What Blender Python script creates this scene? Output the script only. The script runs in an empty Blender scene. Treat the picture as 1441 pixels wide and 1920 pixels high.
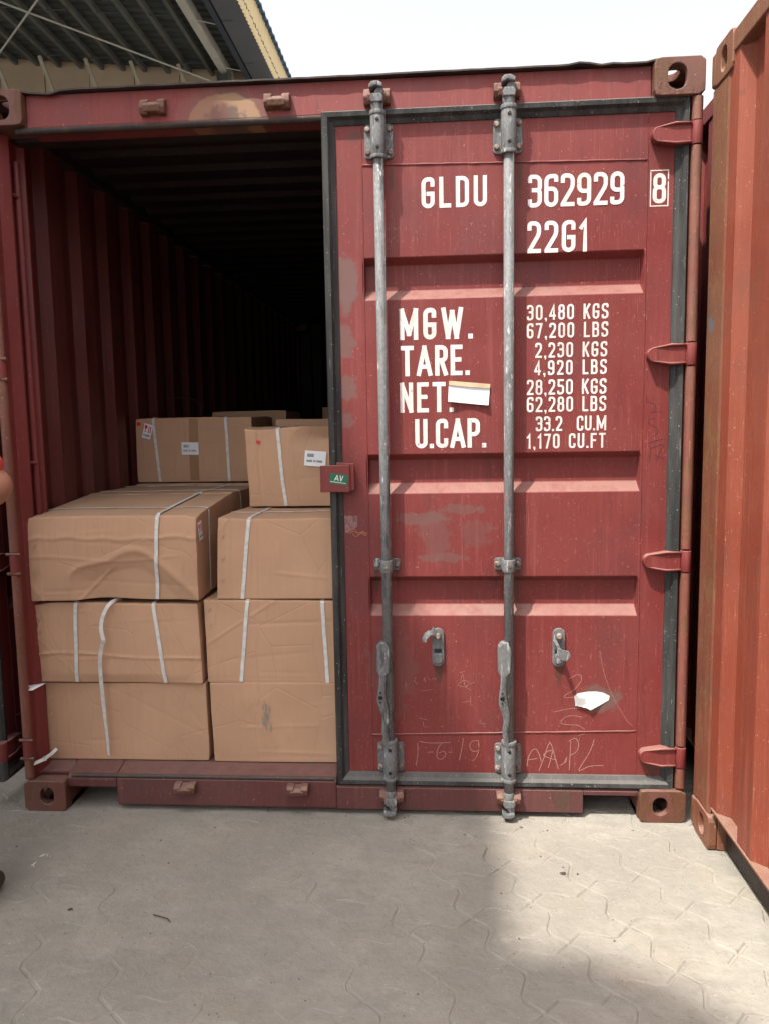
import bpy, bmesh, math, random
import numpy as np
from mathutils import Vector, Matrix
random.seed(11)
S = bpy.context.scene
COL = S.collection
PI = math.pi

# ------------------------------------------------------------------ camera
cam_d = bpy.data.cameras.new('camera')
cam = bpy.data.objects.new('camera', cam_d); COL.objects.link(cam)
cam_d.sensor_fit = 'HORIZONTAL'; cam_d.sensor_width = 36.0
cam_d.lens = 36.0 * 1450.0 / 1441.0
cam_d.clip_start = 0.05; cam_d.clip_end = 1500
R_ = Vector((0.9975135, 0.06849345, -0.01659719))
U_ = Vector((0.00889498, 0.11126055, 0.99375146))
F_ = Vector((-0.06991208, 0.99142813, -0.11037465))
M = Matrix((( R_.x, U_.x, -F_.x, 1.5707), (R_.y, U_.y, -F_.y, -2.6843), (R_.z, U_.z, -F_.z, 1.4264), (0, 0, 0, 1)))
cam.matrix_world = M
S.camera = cam

# ------------------------------------------------------------------ light
SUN_TO = Vector((-0.365, -0.40, 1.0)).normalized()          # direction towards the sun
elev = math.asin(SUN_TO.z); azim = math.atan2(SUN_TO.x, SUN_TO.y)
W = bpy.data.worlds.new('World'); S.world = W; W.use_nodes = True
wn = W.node_tree.nodes; wl = W.node_tree.links; wn.clear()
wo = wn.new('ShaderNodeOutputWorld'); wb = wn.new('ShaderNodeBackground'); sk = wn.new('ShaderNodeTexSky')
sk.sky_type = 'NISHITA'; sk.sun_disc = False
sk.sun_elevation = elev; sk.sun_rotation = azim
sk.air_density = 1.0; sk.dust_density = 5.0; sk.ozone_density = 1.5; sk.altitude = 0
hs = wn.new('ShaderNodeHueSaturation'); hs.inputs['Saturation'].default_value = 0.15
wl.new(sk.outputs[0], hs.inputs['Color']); wl.new(hs.outputs[0], wb.inputs[0]); wl.new(wb.outputs[0], wo.inputs[0])
wb.inputs[1].default_value = 0.15
sd = bpy.data.lights.new('sun', 'SUN'); sd.energy = 2.8; sd.angle = math.radians(0.8); sd.color = (1.0, 0.94, 0.84)
so = bpy.data.objects.new('sun', sd); COL.objects.link(so)
so.rotation_euler = SUN_TO.to_track_quat('Z', 'Y').to_euler(); so.location = (-4, -5, 14)
S.view_settings.view_transform = 'Standard'; S.view_settings.look = 'None'
S.view_settings.exposure = 1.30; S.view_settings.gamma = 1.0; S.view_settings.use_curve_mapping = False
S.cycles.max_bounces = 6; S.cycles.diffuse_bounces = 3

# ------------------------------------------------------------------ helpers
def srgb(r, g, b):
    f = lambda c: (c / 255 / 12.92) if c / 255 <= 0.04045 else ((c / 255 + 0.055) / 1.055) ** 2.4
    return (f(r), f(g), f(b))

class NT:
    """small node-graph writer"""
    def __init__(s, name, rough=0.6, metal=0.0, spec=0.4):
        s.m = bpy.data.materials.new(name); s.m.use_nodes = True
        s.t = s.m.node_tree; s.n = s.t.nodes; s.l = s.t.links
        s.b = s.n['Principled BSDF']; s.b.inputs['Roughness'].default_value = rough
        s.b.inputs['Metallic'].default_value = metal; s.b.inputs['Specular IOR Level'].default_value = spec
        s.pos = s.n.new('ShaderNodeNewGeometry')
        s.P = s.pos.outputs['Position']; s.N = s.pos.outputs['Normal']
    def put(s, sock, v):
        if isinstance(v, bpy.types.NodeSocket): s.l.new(v, sock)
        elif isinstance(v, (tuple, list)) and len(v) == 3 and sock.type == 'RGBA': sock.default_value = (*v, 1)
        else: sock.default_value = v
    def map(s, scale=(1, 1, 1), src=None, loc=(0, 0, 0)):
        n = s.n.new('ShaderNodeMapping'); s.l.new(src or s.P, n.inputs[0])
        n.inputs['Scale'].default_value = scale; n.inputs['Location'].default_value = loc
        return n.outputs[0]
    def noise(s, vec, scale=5, det=4, rough=0.55, dist=0):
        n = s.n.new('ShaderNodeTexNoise'); s.l.new(vec, n.inputs['Vector'])
        n.inputs['Scale'].default_value = scale; n.inputs['Detail'].default_value = det
        n.inputs['Roughness'].default_value = rough; n.inputs['Distortion'].default_value = dist
        return n.outputs['Fac']
    def voro(s, vec, scale=5, feat='F1', rnd=1.0):
        n = s.n.new('ShaderNodeTexVoronoi'); n.feature = feat; s.l.new(vec, n.inputs['Vector'])
        n.inputs['Scale'].default_value = scale; n.inputs['Randomness'].default_value = rnd
        return n.outputs['Distance']
    def ramp(s, v, a, b, lo=0.0, hi=1.0, smooth=True):
        n = s.n.new('ShaderNodeMapRange'); n.interpolation_type = 'SMOOTHSTEP' if smooth else 'LINEAR'
        s.put(n.inputs['Value'], v); n.inputs['From Min'].default_value = a; n.inputs['From Max'].default_value = b
        n.inputs['To Min'].default_value = lo; n.inputs['To Max'].default_value = hi
        return n.outputs[0]
    def math(s, op, a, b=0.0):
        n = s.n.new('ShaderNodeMath'); n.operation = op; s.put(n.inputs[0], a); s.put(n.inputs[1], b)
        return n.outputs[0]
    def mix(s, f, a, b, mode='MIX'):
        n = s.n.new('ShaderNodeMix'); n.data_type = 'RGBA'; n.blend_type = mode
        s.put(n.inputs[0], f); s.put(n.inputs[6], a); s.put(n.inputs[7], b)
        return n.outputs[2]
    def sep(s, v):
        n = s.n.new('ShaderNodeSeparateXYZ'); s.l.new(v, n.inputs[0]); return n.outputs
    def blob(s, c, r, wob=0.5, scale=12.0):
        """irregular patch round the point c with radii r, in the thing's own place"""
        n = s.n.new('ShaderNodeVectorMath'); n.operation = 'SUBTRACT'; s.l.new(s.P, n.inputs[0]); n.inputs[1].default_value = c
        k = s.n.new('ShaderNodeVectorMath'); k.operation = 'DIVIDE'; s.l.new(n.outputs[0], k.inputs[0]); k.inputs[1].default_value = r
        q = s.n.new('ShaderNodeVectorMath'); q.operation = 'LENGTH'; s.l.new(k.outputs[0], q.inputs[0])
        d = s.math('ADD', q.outputs['Value'], s.math('MULTIPLY', s.math('SUBTRACT', s.noise(s.P, scale, 5, 0.65), 0.5), wob * 3))
        return s.ramp(d, 1.05, 0.7) if wob > .1 else s.ramp(d, 1.0, 0.93)
    def bump(s, h, dist=0.002, strength=1.0, prev=None):
        n = s.n.new('ShaderNodeBump'); s.put(n.inputs['Height'], h)
        n.inputs['Distance'].default_value = dist; n.inputs['Strength'].default_value = strength
        if prev is not None: s.l.new(prev, n.inputs['Normal'])
        s.l.new(n.outputs[0], s.b.inputs['Normal']); return n.outputs[0]
    def color(s, c): s.put(s.b.inputs['Base Color'], c); return s.m
    def rough(s, v): s.put(s.b.inputs['Roughness'], v)

def steel_paint(name, base, fade, chip, rust_c, rust=0.62, dust=0.5, blobs=(), scratch=0.5, rough=0.55, bumps=0.0006):
    """weathered container paint: tone drift, vertical weather streaks, chips, rust, settled dust"""
    t = NT(name, rough)
    big = t.ramp(t.noise(t.P, 2.2, 5, 0.6), 0.32, 0.68)
    c = t.mix(big, base, fade)
    st = t.ramp(t.noise(t.map((30, 30, 0.9)), 1.6, 5, 0.65), 0.5, 0.8)
    c = t.mix(t.math('MULTIPLY', st, 0.6), c, tuple(min(1, x * 1.3 + 0.03) for x in fade))
    dk = t.ramp(t.noise(t.map((17, 17, 0.7), loc=(3, 1, 7)), 1.5, 4, 0.6), 0.56, 0.8)
    c = t.mix(t.math('MULTIPLY', dk, 0.7), c, (base[0]*.42, base[1]*.6+.004, base[2]*.7+.004))
    gr = t.ramp(t.noise(t.map((3, 3, 2), loc=(7, 5, 3)), 1.3, 7, 0.68), 0.48, 0.70)
    c = t.mix(t.math('MULTIPLY', t.noise(t.map((1, 1, .4), loc=(2, 6, 4)), 70, 4, .7), 0.38), c, tuple(x*.5 for x in base))
    hl = t.ramp(t.noise(t.map((420, 420, 7), loc=(1, 2, 9)), 1.0, 3, .6), .60, .72); c = t.mix(t.math('MULTIPLY', t.math('MULTIPLY', hl, b_ := t.ramp(t.noise(t.P, 2.6, 4, .6), .42, .62)), scratch*.7), c, chip)
    c = t.mix(t.math('MULTIPLY', gr, 0.55), c, (base[0]*.62, base[1]*.9+.008, base[2]*.9+.010))
    # fine pale scratches and chips
    a = t.ramp(t.noise(t.map((240, 240, 26), loc=(5, 2, 0)), 1.0, 3, 0.7), 0.655, 0.72)
    b = t.ramp(t.noise(t.map((1, 1, 1)), 1.7, 4, 0.6), 0.36, 0.58)
    c = t.mix(t.math('MULTIPLY', t.math('MULTIPLY', a, b), scratch), c, chip)
    k = t.ramp(t.noise(t.map((130, 130, 110), loc=(9, 4, 2)), 1.0, 2, 0.5), 0.70, 0.735)
    c = t.mix(t.math('MULTIPLY', k, scratch), c, chip)
    # rust
    r1 = t.ramp(t.noise(t.map((14, 14, 6), loc=(2, 8, 1)), 1.0, 8, 0.72), rust, rust + 0.10)
    rc = t.mix(t.noise(t.P, 60, 4), rust_c, tuple(x * 0.45 for x in rust_c))
    c = t.mix(t.math('MULTIPLY', r1, 0.85), c, rc)
    for (ctr, rad, colr, amt, wob, sc) in blobs:
        m = t.blob(ctr, rad, wob, sc)
        c = t.mix(t.math('MULTIPLY', m, amt), c, colr)
    # dust settled on faces that look up
    nz = t.ramp(t.sep(t.N)[2], 0.15, 0.75)
    c = t.mix(t.math('MULTIPLY', nz, t.ramp(t.noise(t.P, 25, 5, 0.6), 0.25, 0.6, dust * 0.55, dust)), c, (0.33, 0.225, 0.185))
    t.rough(t.ramp(big, 0, 1, rough - 0.07, rough + 0.12))
    h = t.math('ADD', t.math('MULTIPLY', t.noise(t.P, 130, 4), 0.6), t.math('MULTIPLY', r1, -0.6))
    w = t.bump(t.noise(t.P, 3.0, 2), 0.010, 0.6)
    t.bump(h, bumps, 0.8, w)
    return t.color(c)

RED = (0.180, 0.027, 0.025); REDF = (0.210, 0.040, 0.036); PINK = (0.50, 0.23, 0.19); RUST = (0.20, 0.085, 0.04)
GREY = (0.14, 0.085, 0.075)
m_red = steel_paint('red_paint', RED, REDF, PINK, RUST, rust=0.66)
m_door = steel_paint('door_paint', RED, REDF, PINK, RUST, rust=0.70, scratch=0.55, dust=0.42, blobs=[
    ((1.262, 0.045, 1.92), (0.045, 1, 0.10), GREY, 0.8, 0.6, 16), ((1.25, 0.045, 1.72), (0.04, 1, 0.06), GREY, 0.7, 0.7, 22),
    ((1.26, 0.045, 1.56), (0.035, 1, 0.05), GREY, 0.7, 0.7, 25), ((1.25, 0.045, 1.45), (0.03, 1, 0.03), GREY, 0.6, 0.7, 25),
    ((1.51, 0.05, 1.10), (0.10, 1, 0.025), GREY, 0.55, 0.9, 18), ((1.55, 0.05, 1.045), (0.06, 1, 0.10), GREY, 0.35, 1.0, 18),
    ((1.66, 0.05, 1.13), (0.09, 1, 0.02), GREY, 0.5, 0.8, 24), ((1.58, 0.05, 0.955), (0.10, 1, 0.018), GREY, 0.5, 0.9, 22),
    ((1.70, 0.05, 1.04), (0.06, 1, 0.05), GREY, 0.3, 1.0, 20), ((1.215, 0.0, 0.86), (0.02, 1, 0.03), REDF, 0.6, 0.3, 22),
    ((2.14, 0.05, 0.44), (0.075, 1, 0.055), GREY, 0.8, 0.6, 22),
    ((1.345, 0.045, 0.880), (0.010, 1, 0.060), (0.085, 0.035, 0.024), 0.90, 0.7, 30),
    ((1.420, 0.045, 0.885), (0.008, 1, 0.050), (0.085, 0.035, 0.024), 0.80, 0.7, 30),
    ((1.775, 0.045, 0.880), (0.008, 1, 0.050), (0.085, 0.035, 0.024), 0.80, 0.7, 30),
    ((1.850, 0.045, 0.870), (0.010, 1, 0.070), (0.085, 0.035, 0.024), 0.85, 0.7, 30),
    ((1.565, 0.045, 0.530), (0.016, 1, 0.060), (0.085, 0.035, 0.024), 0.90, 0.7, 30),
    ((1.995, 0.045, 0.540), (0.014, 1, 0.050), (0.085, 0.035, 0.024), 0.80, 0.7, 30),
    ((1.420, 0.045, 2.270), (0.008, 1, 0.060), (0.085, 0.035, 0.024), 0.80, 0.7, 30),
    ((1.850, 0.045, 2.260), (0.010, 1, 0.070), (0.085, 0.035, 0.024), 0.80, 0.7, 30),
    ((1.350, 0.045, 0.150), (0.020, 1, 0.025), (0.085, 0.035, 0.024), 1.00, 0.7, 30),
    ((1.860, 0.045, 0.150), (0.020, 1, 0.025), (0.085, 0.035, 0.024), 0.90, 0.7, 30),
    ((2.330, 0.045, 0.190), (0.040, 1, 0.030), (0.085, 0.035, 0.024), 0.80, 0.7, 30),
    ((1.300, 0.045, 2.400), (0.030, 1, 0.020), (0.085, 0.035, 0.024), 0.60, 0.7, 30),
 ((1.40, 0.05, 0.55), (0.09, 1, 0.20), GREY, 0.28, 0.9, 9),
])
m_head = steel_paint('header_paint', RED, REDF, PINK, RUST, rust=0.70, blobs=[
    ((0.86, 0.03, 2.462), (0.150, 1, 0.116), (0.13, 0.055, 0.04), .75, 0.09, 16), ((0.86, 0.03, 2.462), (0.128, 1, 0.098), (0.27, 0.155, 0.085), .95, 0.09, 20),
    ((0.865, 0.03, 2.475), (0.07, 1, 0.05), (0.10, 0.06, 0.045), 0.85, 0.6, 30),
    ((0.78, 0.03, 2.49), (0.10, 1, 0.10), (0.20, 0.06, 0.05), 0.45, 0.5, 10)])
m_edge = steel_paint('worn_dark_edge', (0.030, 0.018, 0.018), (0.055, 0.035, 0.03), (0.3, 0.22, 0.18), (0.08, 0.05, 0.035), rust=0.5, dust=0.12)
m_sill = steel_paint('sill_paint', (0.115, 0.032, 0.032), (0.14, 0.052, 0.046), PINK, (0.11, 0.065, 0.045), rust=0.54, dust=0.22, bumps=0.0014)
m_cast = steel_paint('casting_paint', (0.15, 0.050, 0.038), (0.17, 0.075, 0.055), (0.42, 0.25, 0.18), (0.15, 0.065, 0.03), rust=0.47, dust=0.35, bumps=0.0025)
m_rod = steel_paint('rust_rod_paint', (0.20, 0.06, 0.045), (0.23, 0.10, 0.07), (0.50, 0.30, 0.19), (0.22, 0.10, 0.05), rust=0.5, scratch=0.9, bumps=0.0015)
m_roofin = steel_paint('interior_shade_black', (0.018, 0.009, 0.009), (0.026, 0.014, 0.013), (0.2, 0.15, 0.13), (0.06, 0.035, 0.025), rust=0.6, dust=0.0)  # near-black base: interior shade painted into roof, top rails and end wall
m_inner = steel_paint('inner_wall_shade_paint', (0.095, 0.016, 0.013), (0.115, 0.024, 0.020), (0.28, 0.20, 0.18), (0.09, 0.05, 0.04), rust=0.66, scratch=0.4)  # darker than the outer red, interior shade mixed into the paint
m_orange = steel_paint('orange_red_paint', (0.235, 0.050, 0.027), (0.265, 0.066, 0.036), (0.6, 0.3, 0.2), (0.16, 0.07, 0.04), rust=0.62, scratch=0.6, dust=0.3)
m_opost = steel_paint('orange_post_paint', (0.19, 0.062, 0.036), (0.21, 0.09, 0.05), (0.50, 0.32, 0.16), (0.26, 0.14, 0.06), rust=0.53, scratch=0.9, bumps=0.0012, blobs=[
    ((2.46, -0.05, 1.735), (1, 0.035, 0.028), (0.10, 0.14, 0.18), 0.6, 0.9, 40)])
m_black = steel_paint('rail_shade_black', (0.03, 0.018, 0.016), (0.045, 0.025, 0.02), (0.2, 0.1, 0.08), (0.08, 0.04, 0.03), rust=0.7, dust=0.1)  # shade inside the rail channel, painted as near-black

def galvanised(name, base=(0.20, 0.203, 0.205), dark=(0.085, 0.088, 0.09), rust_amt=0.5):
    t = NT(name, 0.68, 0.12, .3)
    v = t.ramp(t.voro(t.map((1, 1, 0.5)), 160), 0.1, 0.9)
    c = t.mix(v, base, tuple(x * 0.72 for x in base))
    d = t.ramp(t.noise(t.map((60, 60, 9)), 1.0, 6, 0.75), 0.50, 0.60)
    d = t.math('MULTIPLY', d, t.ramp(t.noise(t.map((1, 1, 2.2), loc=(3, 3, 3)), 1.0, 2), .40, .62, .35, 1.0))
    c = t.mix(t.math('MULTIPLY', d, 0.75), c, dark)
    w = t.ramp(t.noise(t.map((90, 90, 20), loc=(4, 4, 4)), 1.0, 4, 0.6), 0.6, 0.7)
    c = t.mix(w, c, (0.42, 0.42, 0.41))
    r = t.ramp(t.noise(t.map((16, 16, 9), loc=(1, 7, 3)), 1.0, 6, 0.7), 0.64, 0.70)
    c = t.mix(t.math('MULTIPLY', r, rust_amt), c, (0.30, 0.13, 0.10))
    t.bump(t.noise(t.P, 170, 5), 0.0008, 0.8)
    return t.color(c)
m_galv = galvanised('galvanised_steel')
m_galv_d = galvanised('worn_galvanised_steel', (0.19, 0.192, 0.195), (0.05, 0.05, 0.05), 0.7)
t = NT('rusty_bolt', 0.65, 0.2); m_bolt = t.color(t.mix(t.ramp(t.noise(t.P, 45, 3), 0.4, 0.6), (0.16, 0.10, 0.075), (0.33, 0.27, 0.23)))

def rubber():
    t = NT('black_gasket_rubber', 0.7)
    c = t.mix(t.ramp(t.noise(t.map((25, 25, 3)), 1.0, 5, 0.65), 0.35, 0.7), (0.020, 0.021, 0.021), (0.055, 0.055, 0.053))
    sp = t.ramp(t.noise(t.P, 150, 2, 0.5), 0.70, 0.74)
    c = t.mix(sp, c, (0.35, 0.33, 0.28))
    sc = t.ramp(t.noise(t.map((160, 160, 10)), 1.0, 3, 0.6), 0.66, 0.72)
    c = t.mix(t.math('MULTIPLY', sc, 0.45), c, (0.3, 0.3, 0.29))
    nz = t.ramp(t.sep(t.N)[2], 0.1, 0.7)
    c = t.mix(t.math('MULTIPLY', nz, 0.42), c, (0.20, 0.185, 0.17))
    t.bump(t.noise(t.P, 60, 4), 0.0008, 0.7)
    return t.color(c)
m_rub = rubber()

def cardboard(name, tint=1.0):
    t = NT(name, 0.85, 0, 0.15)
    oi = t.n.new('ShaderNodeObjectInfo')
    base = (0.52 * tint, 0.318 * tint, 0.205 * tint)
    c = t.mix(t.ramp(t.noise(t.P, 3.0, 4, 0.6), 0.3, 0.7), base, tuple(x * 0.86 for x in base))
    fl = t.ramp(t.noise(t.map((170, 5, 5)), 1.0, 2, 0.5), 0.3, 0.7)     # flutes
    c = t.mix(t.math('MULTIPLY', fl, 0.20), c, tuple(x * 0.80 for x in base))
    fib = t.noise(t.P, 260, 2, 0.5)
    c = t.mix(t.math('MULTIPLY', fib, 0.18), c, tuple(x * 1.22 for x in base))
    s = t.ramp(t.noise(t.P, 5.5, 6, 0.7), 0.60, 0.75)
    c = t.mix(t.math('MULTIPLY', s, 0.35), c, tuple(x * 0.62 for x in base))
    scf = t.ramp(t.noise(t.map((8, 8, 60), loc=(2, 2, 2)), 1.0, 5, 0.7), 0.68, 0.74)
    c = t.mix(t.math('MULTIPLY', scf, 0.3), c, (0.55, 0.40, 0.28))
    c = t.mix(t.math('MULTIPLY', oi.outputs['Random'], 0.22), c, tuple(x * 0.8 for x in base))
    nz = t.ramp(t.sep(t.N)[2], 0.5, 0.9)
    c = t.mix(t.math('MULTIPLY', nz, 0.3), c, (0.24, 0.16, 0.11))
    b1 = t.bump(t.noise(t.map((150, 3, 3)), 1.0, 1), 0.0008, 0.35)
    b2 = t.bump(t.noise(t.P, 8, 3, 0.5), 0.006, 0.35, b1)
    t.bump(t.ramp(t.voro(t.map((1.3, 1, .8)), 4.2, 'DISTANCE_TO_EDGE'), 0.0, 0.018), 0.0012, 0.6, b2)
    return t.color(c)
m_card = cardboard('kraft_cardboard')

def plain(name, col, rough=0.6, metal=0.0, var=0.15, sc=30, bump=0.0):
    t = NT(name, rough, metal)
    c = t.mix(t.ramp(t.noise(t.P, sc, 5, 0.6), 0.3, 0.7), col, tuple(x * (1 - var * 2) for x in col))
    if bump: t.bump(t.noise(t.P, sc * 3, 4), bump, 0.7)
    return t.color(c)
m_strap = plain('white_strap', (0.66, 0.655, 0.63), 0.32, var=0.12, sc=50, bump=0.0006)
m_paper = plain('white_paper', (0.78, 0.79, 0.82), 0.7, var=0.03)
def lettering_paint():
    t = NT('white_lettering_paint', .6)
    c = t.mix(t.ramp(t.noise(t.P, 9, 6, .7), .35, .7), (0.76, 0.74, 0.71), (0.60, 0.56, 0.53))
    f = t.ramp(t.noise(t.map((1, 1, .5)), 130, 4, .7), .645, .67); c = t.mix(f, c, (0.24, 0.06, 0.055))
    st = t.ramp(t.noise(t.map((60, 60, 3)), 1.0, 5, .6), .56, .72); c = t.mix(t.math('MULTIPLY', st, .5), c, (0.46, 0.33, 0.30))
    return t.color(c)
m_white = lettering_paint(); m_wplain = plain('torn_white_paper', (0.80, 0.78, 0.76), 0.7, var=0.06, sc=60)
m_chalk = plain('chalk', (0.50, 0.26, 0.22), 0.9, var=0.3, sc=400)
m_ink = plain('dark_marker', (0.07, 0.025, 0.03), 0.7, var=0.2, sc=300)
m_lred = plain('red_ink', (0.62, 0.03, 0.03), 0.6, var=0.05)
m_lblk = plain('black_ink', (0.02, 0.02, 0.025), 0.6, var=0.05)
m_lblue = plain('dark_blue_ink', (0.06, 0.10, 0.16), 0.6, var=0.05)
m_green = plain('green_sticker', (0.005, 0.14, 0.075), 0.4, var=0.05)
m_tape = plain('brown_tape', (0.33, 0.19, 0.10), 0.28, var=0.05, sc=14)
m_staple = plain('staple_wire', (0.62, 0.52, 0.38), 0.4, 0.5, var=0.1)
m_note = plain('yellowed_paper', (0.50, 0.38, 0.24), 0.8, var=0.1)
m_film = plain('tape_residue', (0.30, 0.15, 0.15), 0.5, var=0.3, sc=120)
m_copper = plain('orange_scrawl', (0.52, 0.20, 0.08), 0.6, var=0.2, sc=200)
m_floor = plain('plywood_floor', (0.10, 0.055, 0.035), 0.8, var=0.3, sc=8, bump=0.001)

# ---- mesh builder
class MB:
    def __init__(s): s.v = []; s.f = []; s.m = []; s.cur = 0; s.sm = []
    def add(s, vs, fs, smooth=False):
        o = len(s.v); s.v += [tuple(v) for v in vs]
        for f in fs: s.f.append(tuple(i + o for i in f)); s.m.append(s.cur); s.sm.append(smooth)
    def box(s, x0, x1, y0, y1, z0, z1):
        s.add([(x0,y0,z0),(x1,y0,z0),(x1,y1,z0),(x0,y1,z0),(x0,y0,z1),(x1,y0,z1),(x1,y1,z1),(x0,y1,z1)],
              [(0,3,2,1),(4,5,6,7),(0,1,5,4),(1,2,6,5),(2,3,7,6),(3,0,4,7)])
        return s
    def prism(s, poly, axis, a, b):
        """polygon (list of 2-D points) extruded along an axis from a to b"""
        n = len(poly)
        def P(p, t):
            return {'x': (t, p[0], p[1]), 'y': (p[0], t, p[1]), 'z': (p[0], p[1], t)}[axis]
        area = sum(poly[i][0]*poly[(i+1)%n][1]-poly[(i+1)%n][0]*poly[i][1] for i in range(n))
        vs = [P(p, a) for p in poly] + [P(p, b) for p in poly]
        fs = [tuple(range(n)), tuple(range(2*n-1, n-1, -1))] + [(i, i+n, (i+1)%n+n, (i+1)%n) for i in range(n)]
        flip = (area > 0) == (axis != 'y')
        if (b < a): flip = not flip
        if flip: fs = [tuple(reversed(f)) for f in fs]
        s.add(vs, fs); return s
    def tube(s, pts, r, n=14, cap=True, smooth=True):
        pts = [Vector(p) for p in pts]; k = len(pts); rr = r if isinstance(r, (list, tuple)) else [r]*k
        vs = []; fs = []; prev = None
        for i, p in enumerate(pts):
            d = (pts[min(i+1, k-1)] - pts[max(i-1, 0)]).normalized()
            if prev is None: a = d.orthogonal().normalized()
            else: a = (prev - d*prev.dot(d)).normalized()
            prev = a; b = d.cross(a)
            for j in range(n):
                q = 2*PI*j/n; vs.append(p + (a*math.cos(q) + b*math.sin(q))*rr[i])
        for i in range(k-1):
            for j in range(n):
                fs.append((i*n+j, i*n+(j+1)%n, (i+1)*n+(j+1)%n, (i+1)*n+j))
        s.add(vs, fs, smooth)
        if cap:
            s.add(vs[:n], [tuple(reversed(range(n)))]); s.add(vs[-n:], [tuple(range(n))])
        return s
    def ribbon(s, pts, w, nrm, th=0.0012):
        """flat band along pts, nrm = outward normal per point or one vector"""
        pts = [Vector(p) for p in pts]; k = len(pts)
        vs = []
        for i, p in enumerate(pts):
            d = (pts[min(i+1, k-1)] - pts[max(i-1, 0)]).normalized()
            nn = Vector(nrm[i] if isinstance(nrm, list) else nrm).normalized()
            sd_ = d.cross(nn).normalized() * (w/2)
            vs += [p - sd_, p + sd_, p + sd_ + nn*th, p - sd_ + nn*th]
        fs = [(0,1,2,3)]
        for i in range(k-1):
            a = i*4; b = a+4
            fs += [(a+3,a+2,b+2,b+3), (a+1,a,b,b+1), (a,a+3,b+3,b), (a+2,a+1,b+1,b+2)]
        fs.append((k*4-1, k*4-2, k*4-3, k*4-4))
        s.add(vs, [tuple(reversed(f)) for f in fs]); return s
    def build(s, name, mat, parent=None, bevel=0.0, seg=2, flipx=None):
        v = s.v; f = s.f
        if flipx is not None:
            v = [(flipx - p[0], p[1], p[2]) for p in v]; f = [tuple(reversed(q)) for q in f]
        me = bpy.data.meshes.new(name); me.from_pydata(v, [], f)
        me.polygons.foreach_set('use_smooth', s.sm); me.polygons.foreach_set('material_index', s.m)
        for m in (mat if isinstance(mat, (list, tuple)) else [mat]): me.materials.append(m)
        me.update()
        o = bpy.data.objects.new(name, me); COL.objects.link(o)
        if parent is not None: o.parent = parent
        if bevel:
            b = o.modifiers.new('bevel', 'BEVEL'); b.width = bevel; b.segments = seg; b.limit_method = 'ANGLE'; b.angle_limit = math.radians(40)
            b.harden_normals = False
        return o
def new(): return MB()
def empty(name, loc=(0,0,0), label=None, cat=None, group=None, parent=None):
    o = bpy.data.objects.new(name, None); COL.objects.link(o); o.location = loc; o.empty_display_size = 0.1
    if parent: o.parent = parent
    tag(o, label, cat, group); return o
def tag(o, label=None, cat=None, group=None, kind=None):
    for k, v in (('label', label), ('category', cat), ('group', group), ('kind', kind)):
        if v: o[k] = v
    return o
def rrect(x0, x1, z0, z1, r, n=5):
    pts = []
    for cx, cz, a0 in ((x1-r, z1-r, 0), (x0+r, z1-r, PI/2), (x0+r, z0+r, PI), (x1-r, z0+r, 1.5*PI)):
        for i in range(n+1):
            a = a0 + PI/2*i/n; pts.append((cx + r*math.cos(a), cz + r*math.sin(a)))
    return pts

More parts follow.
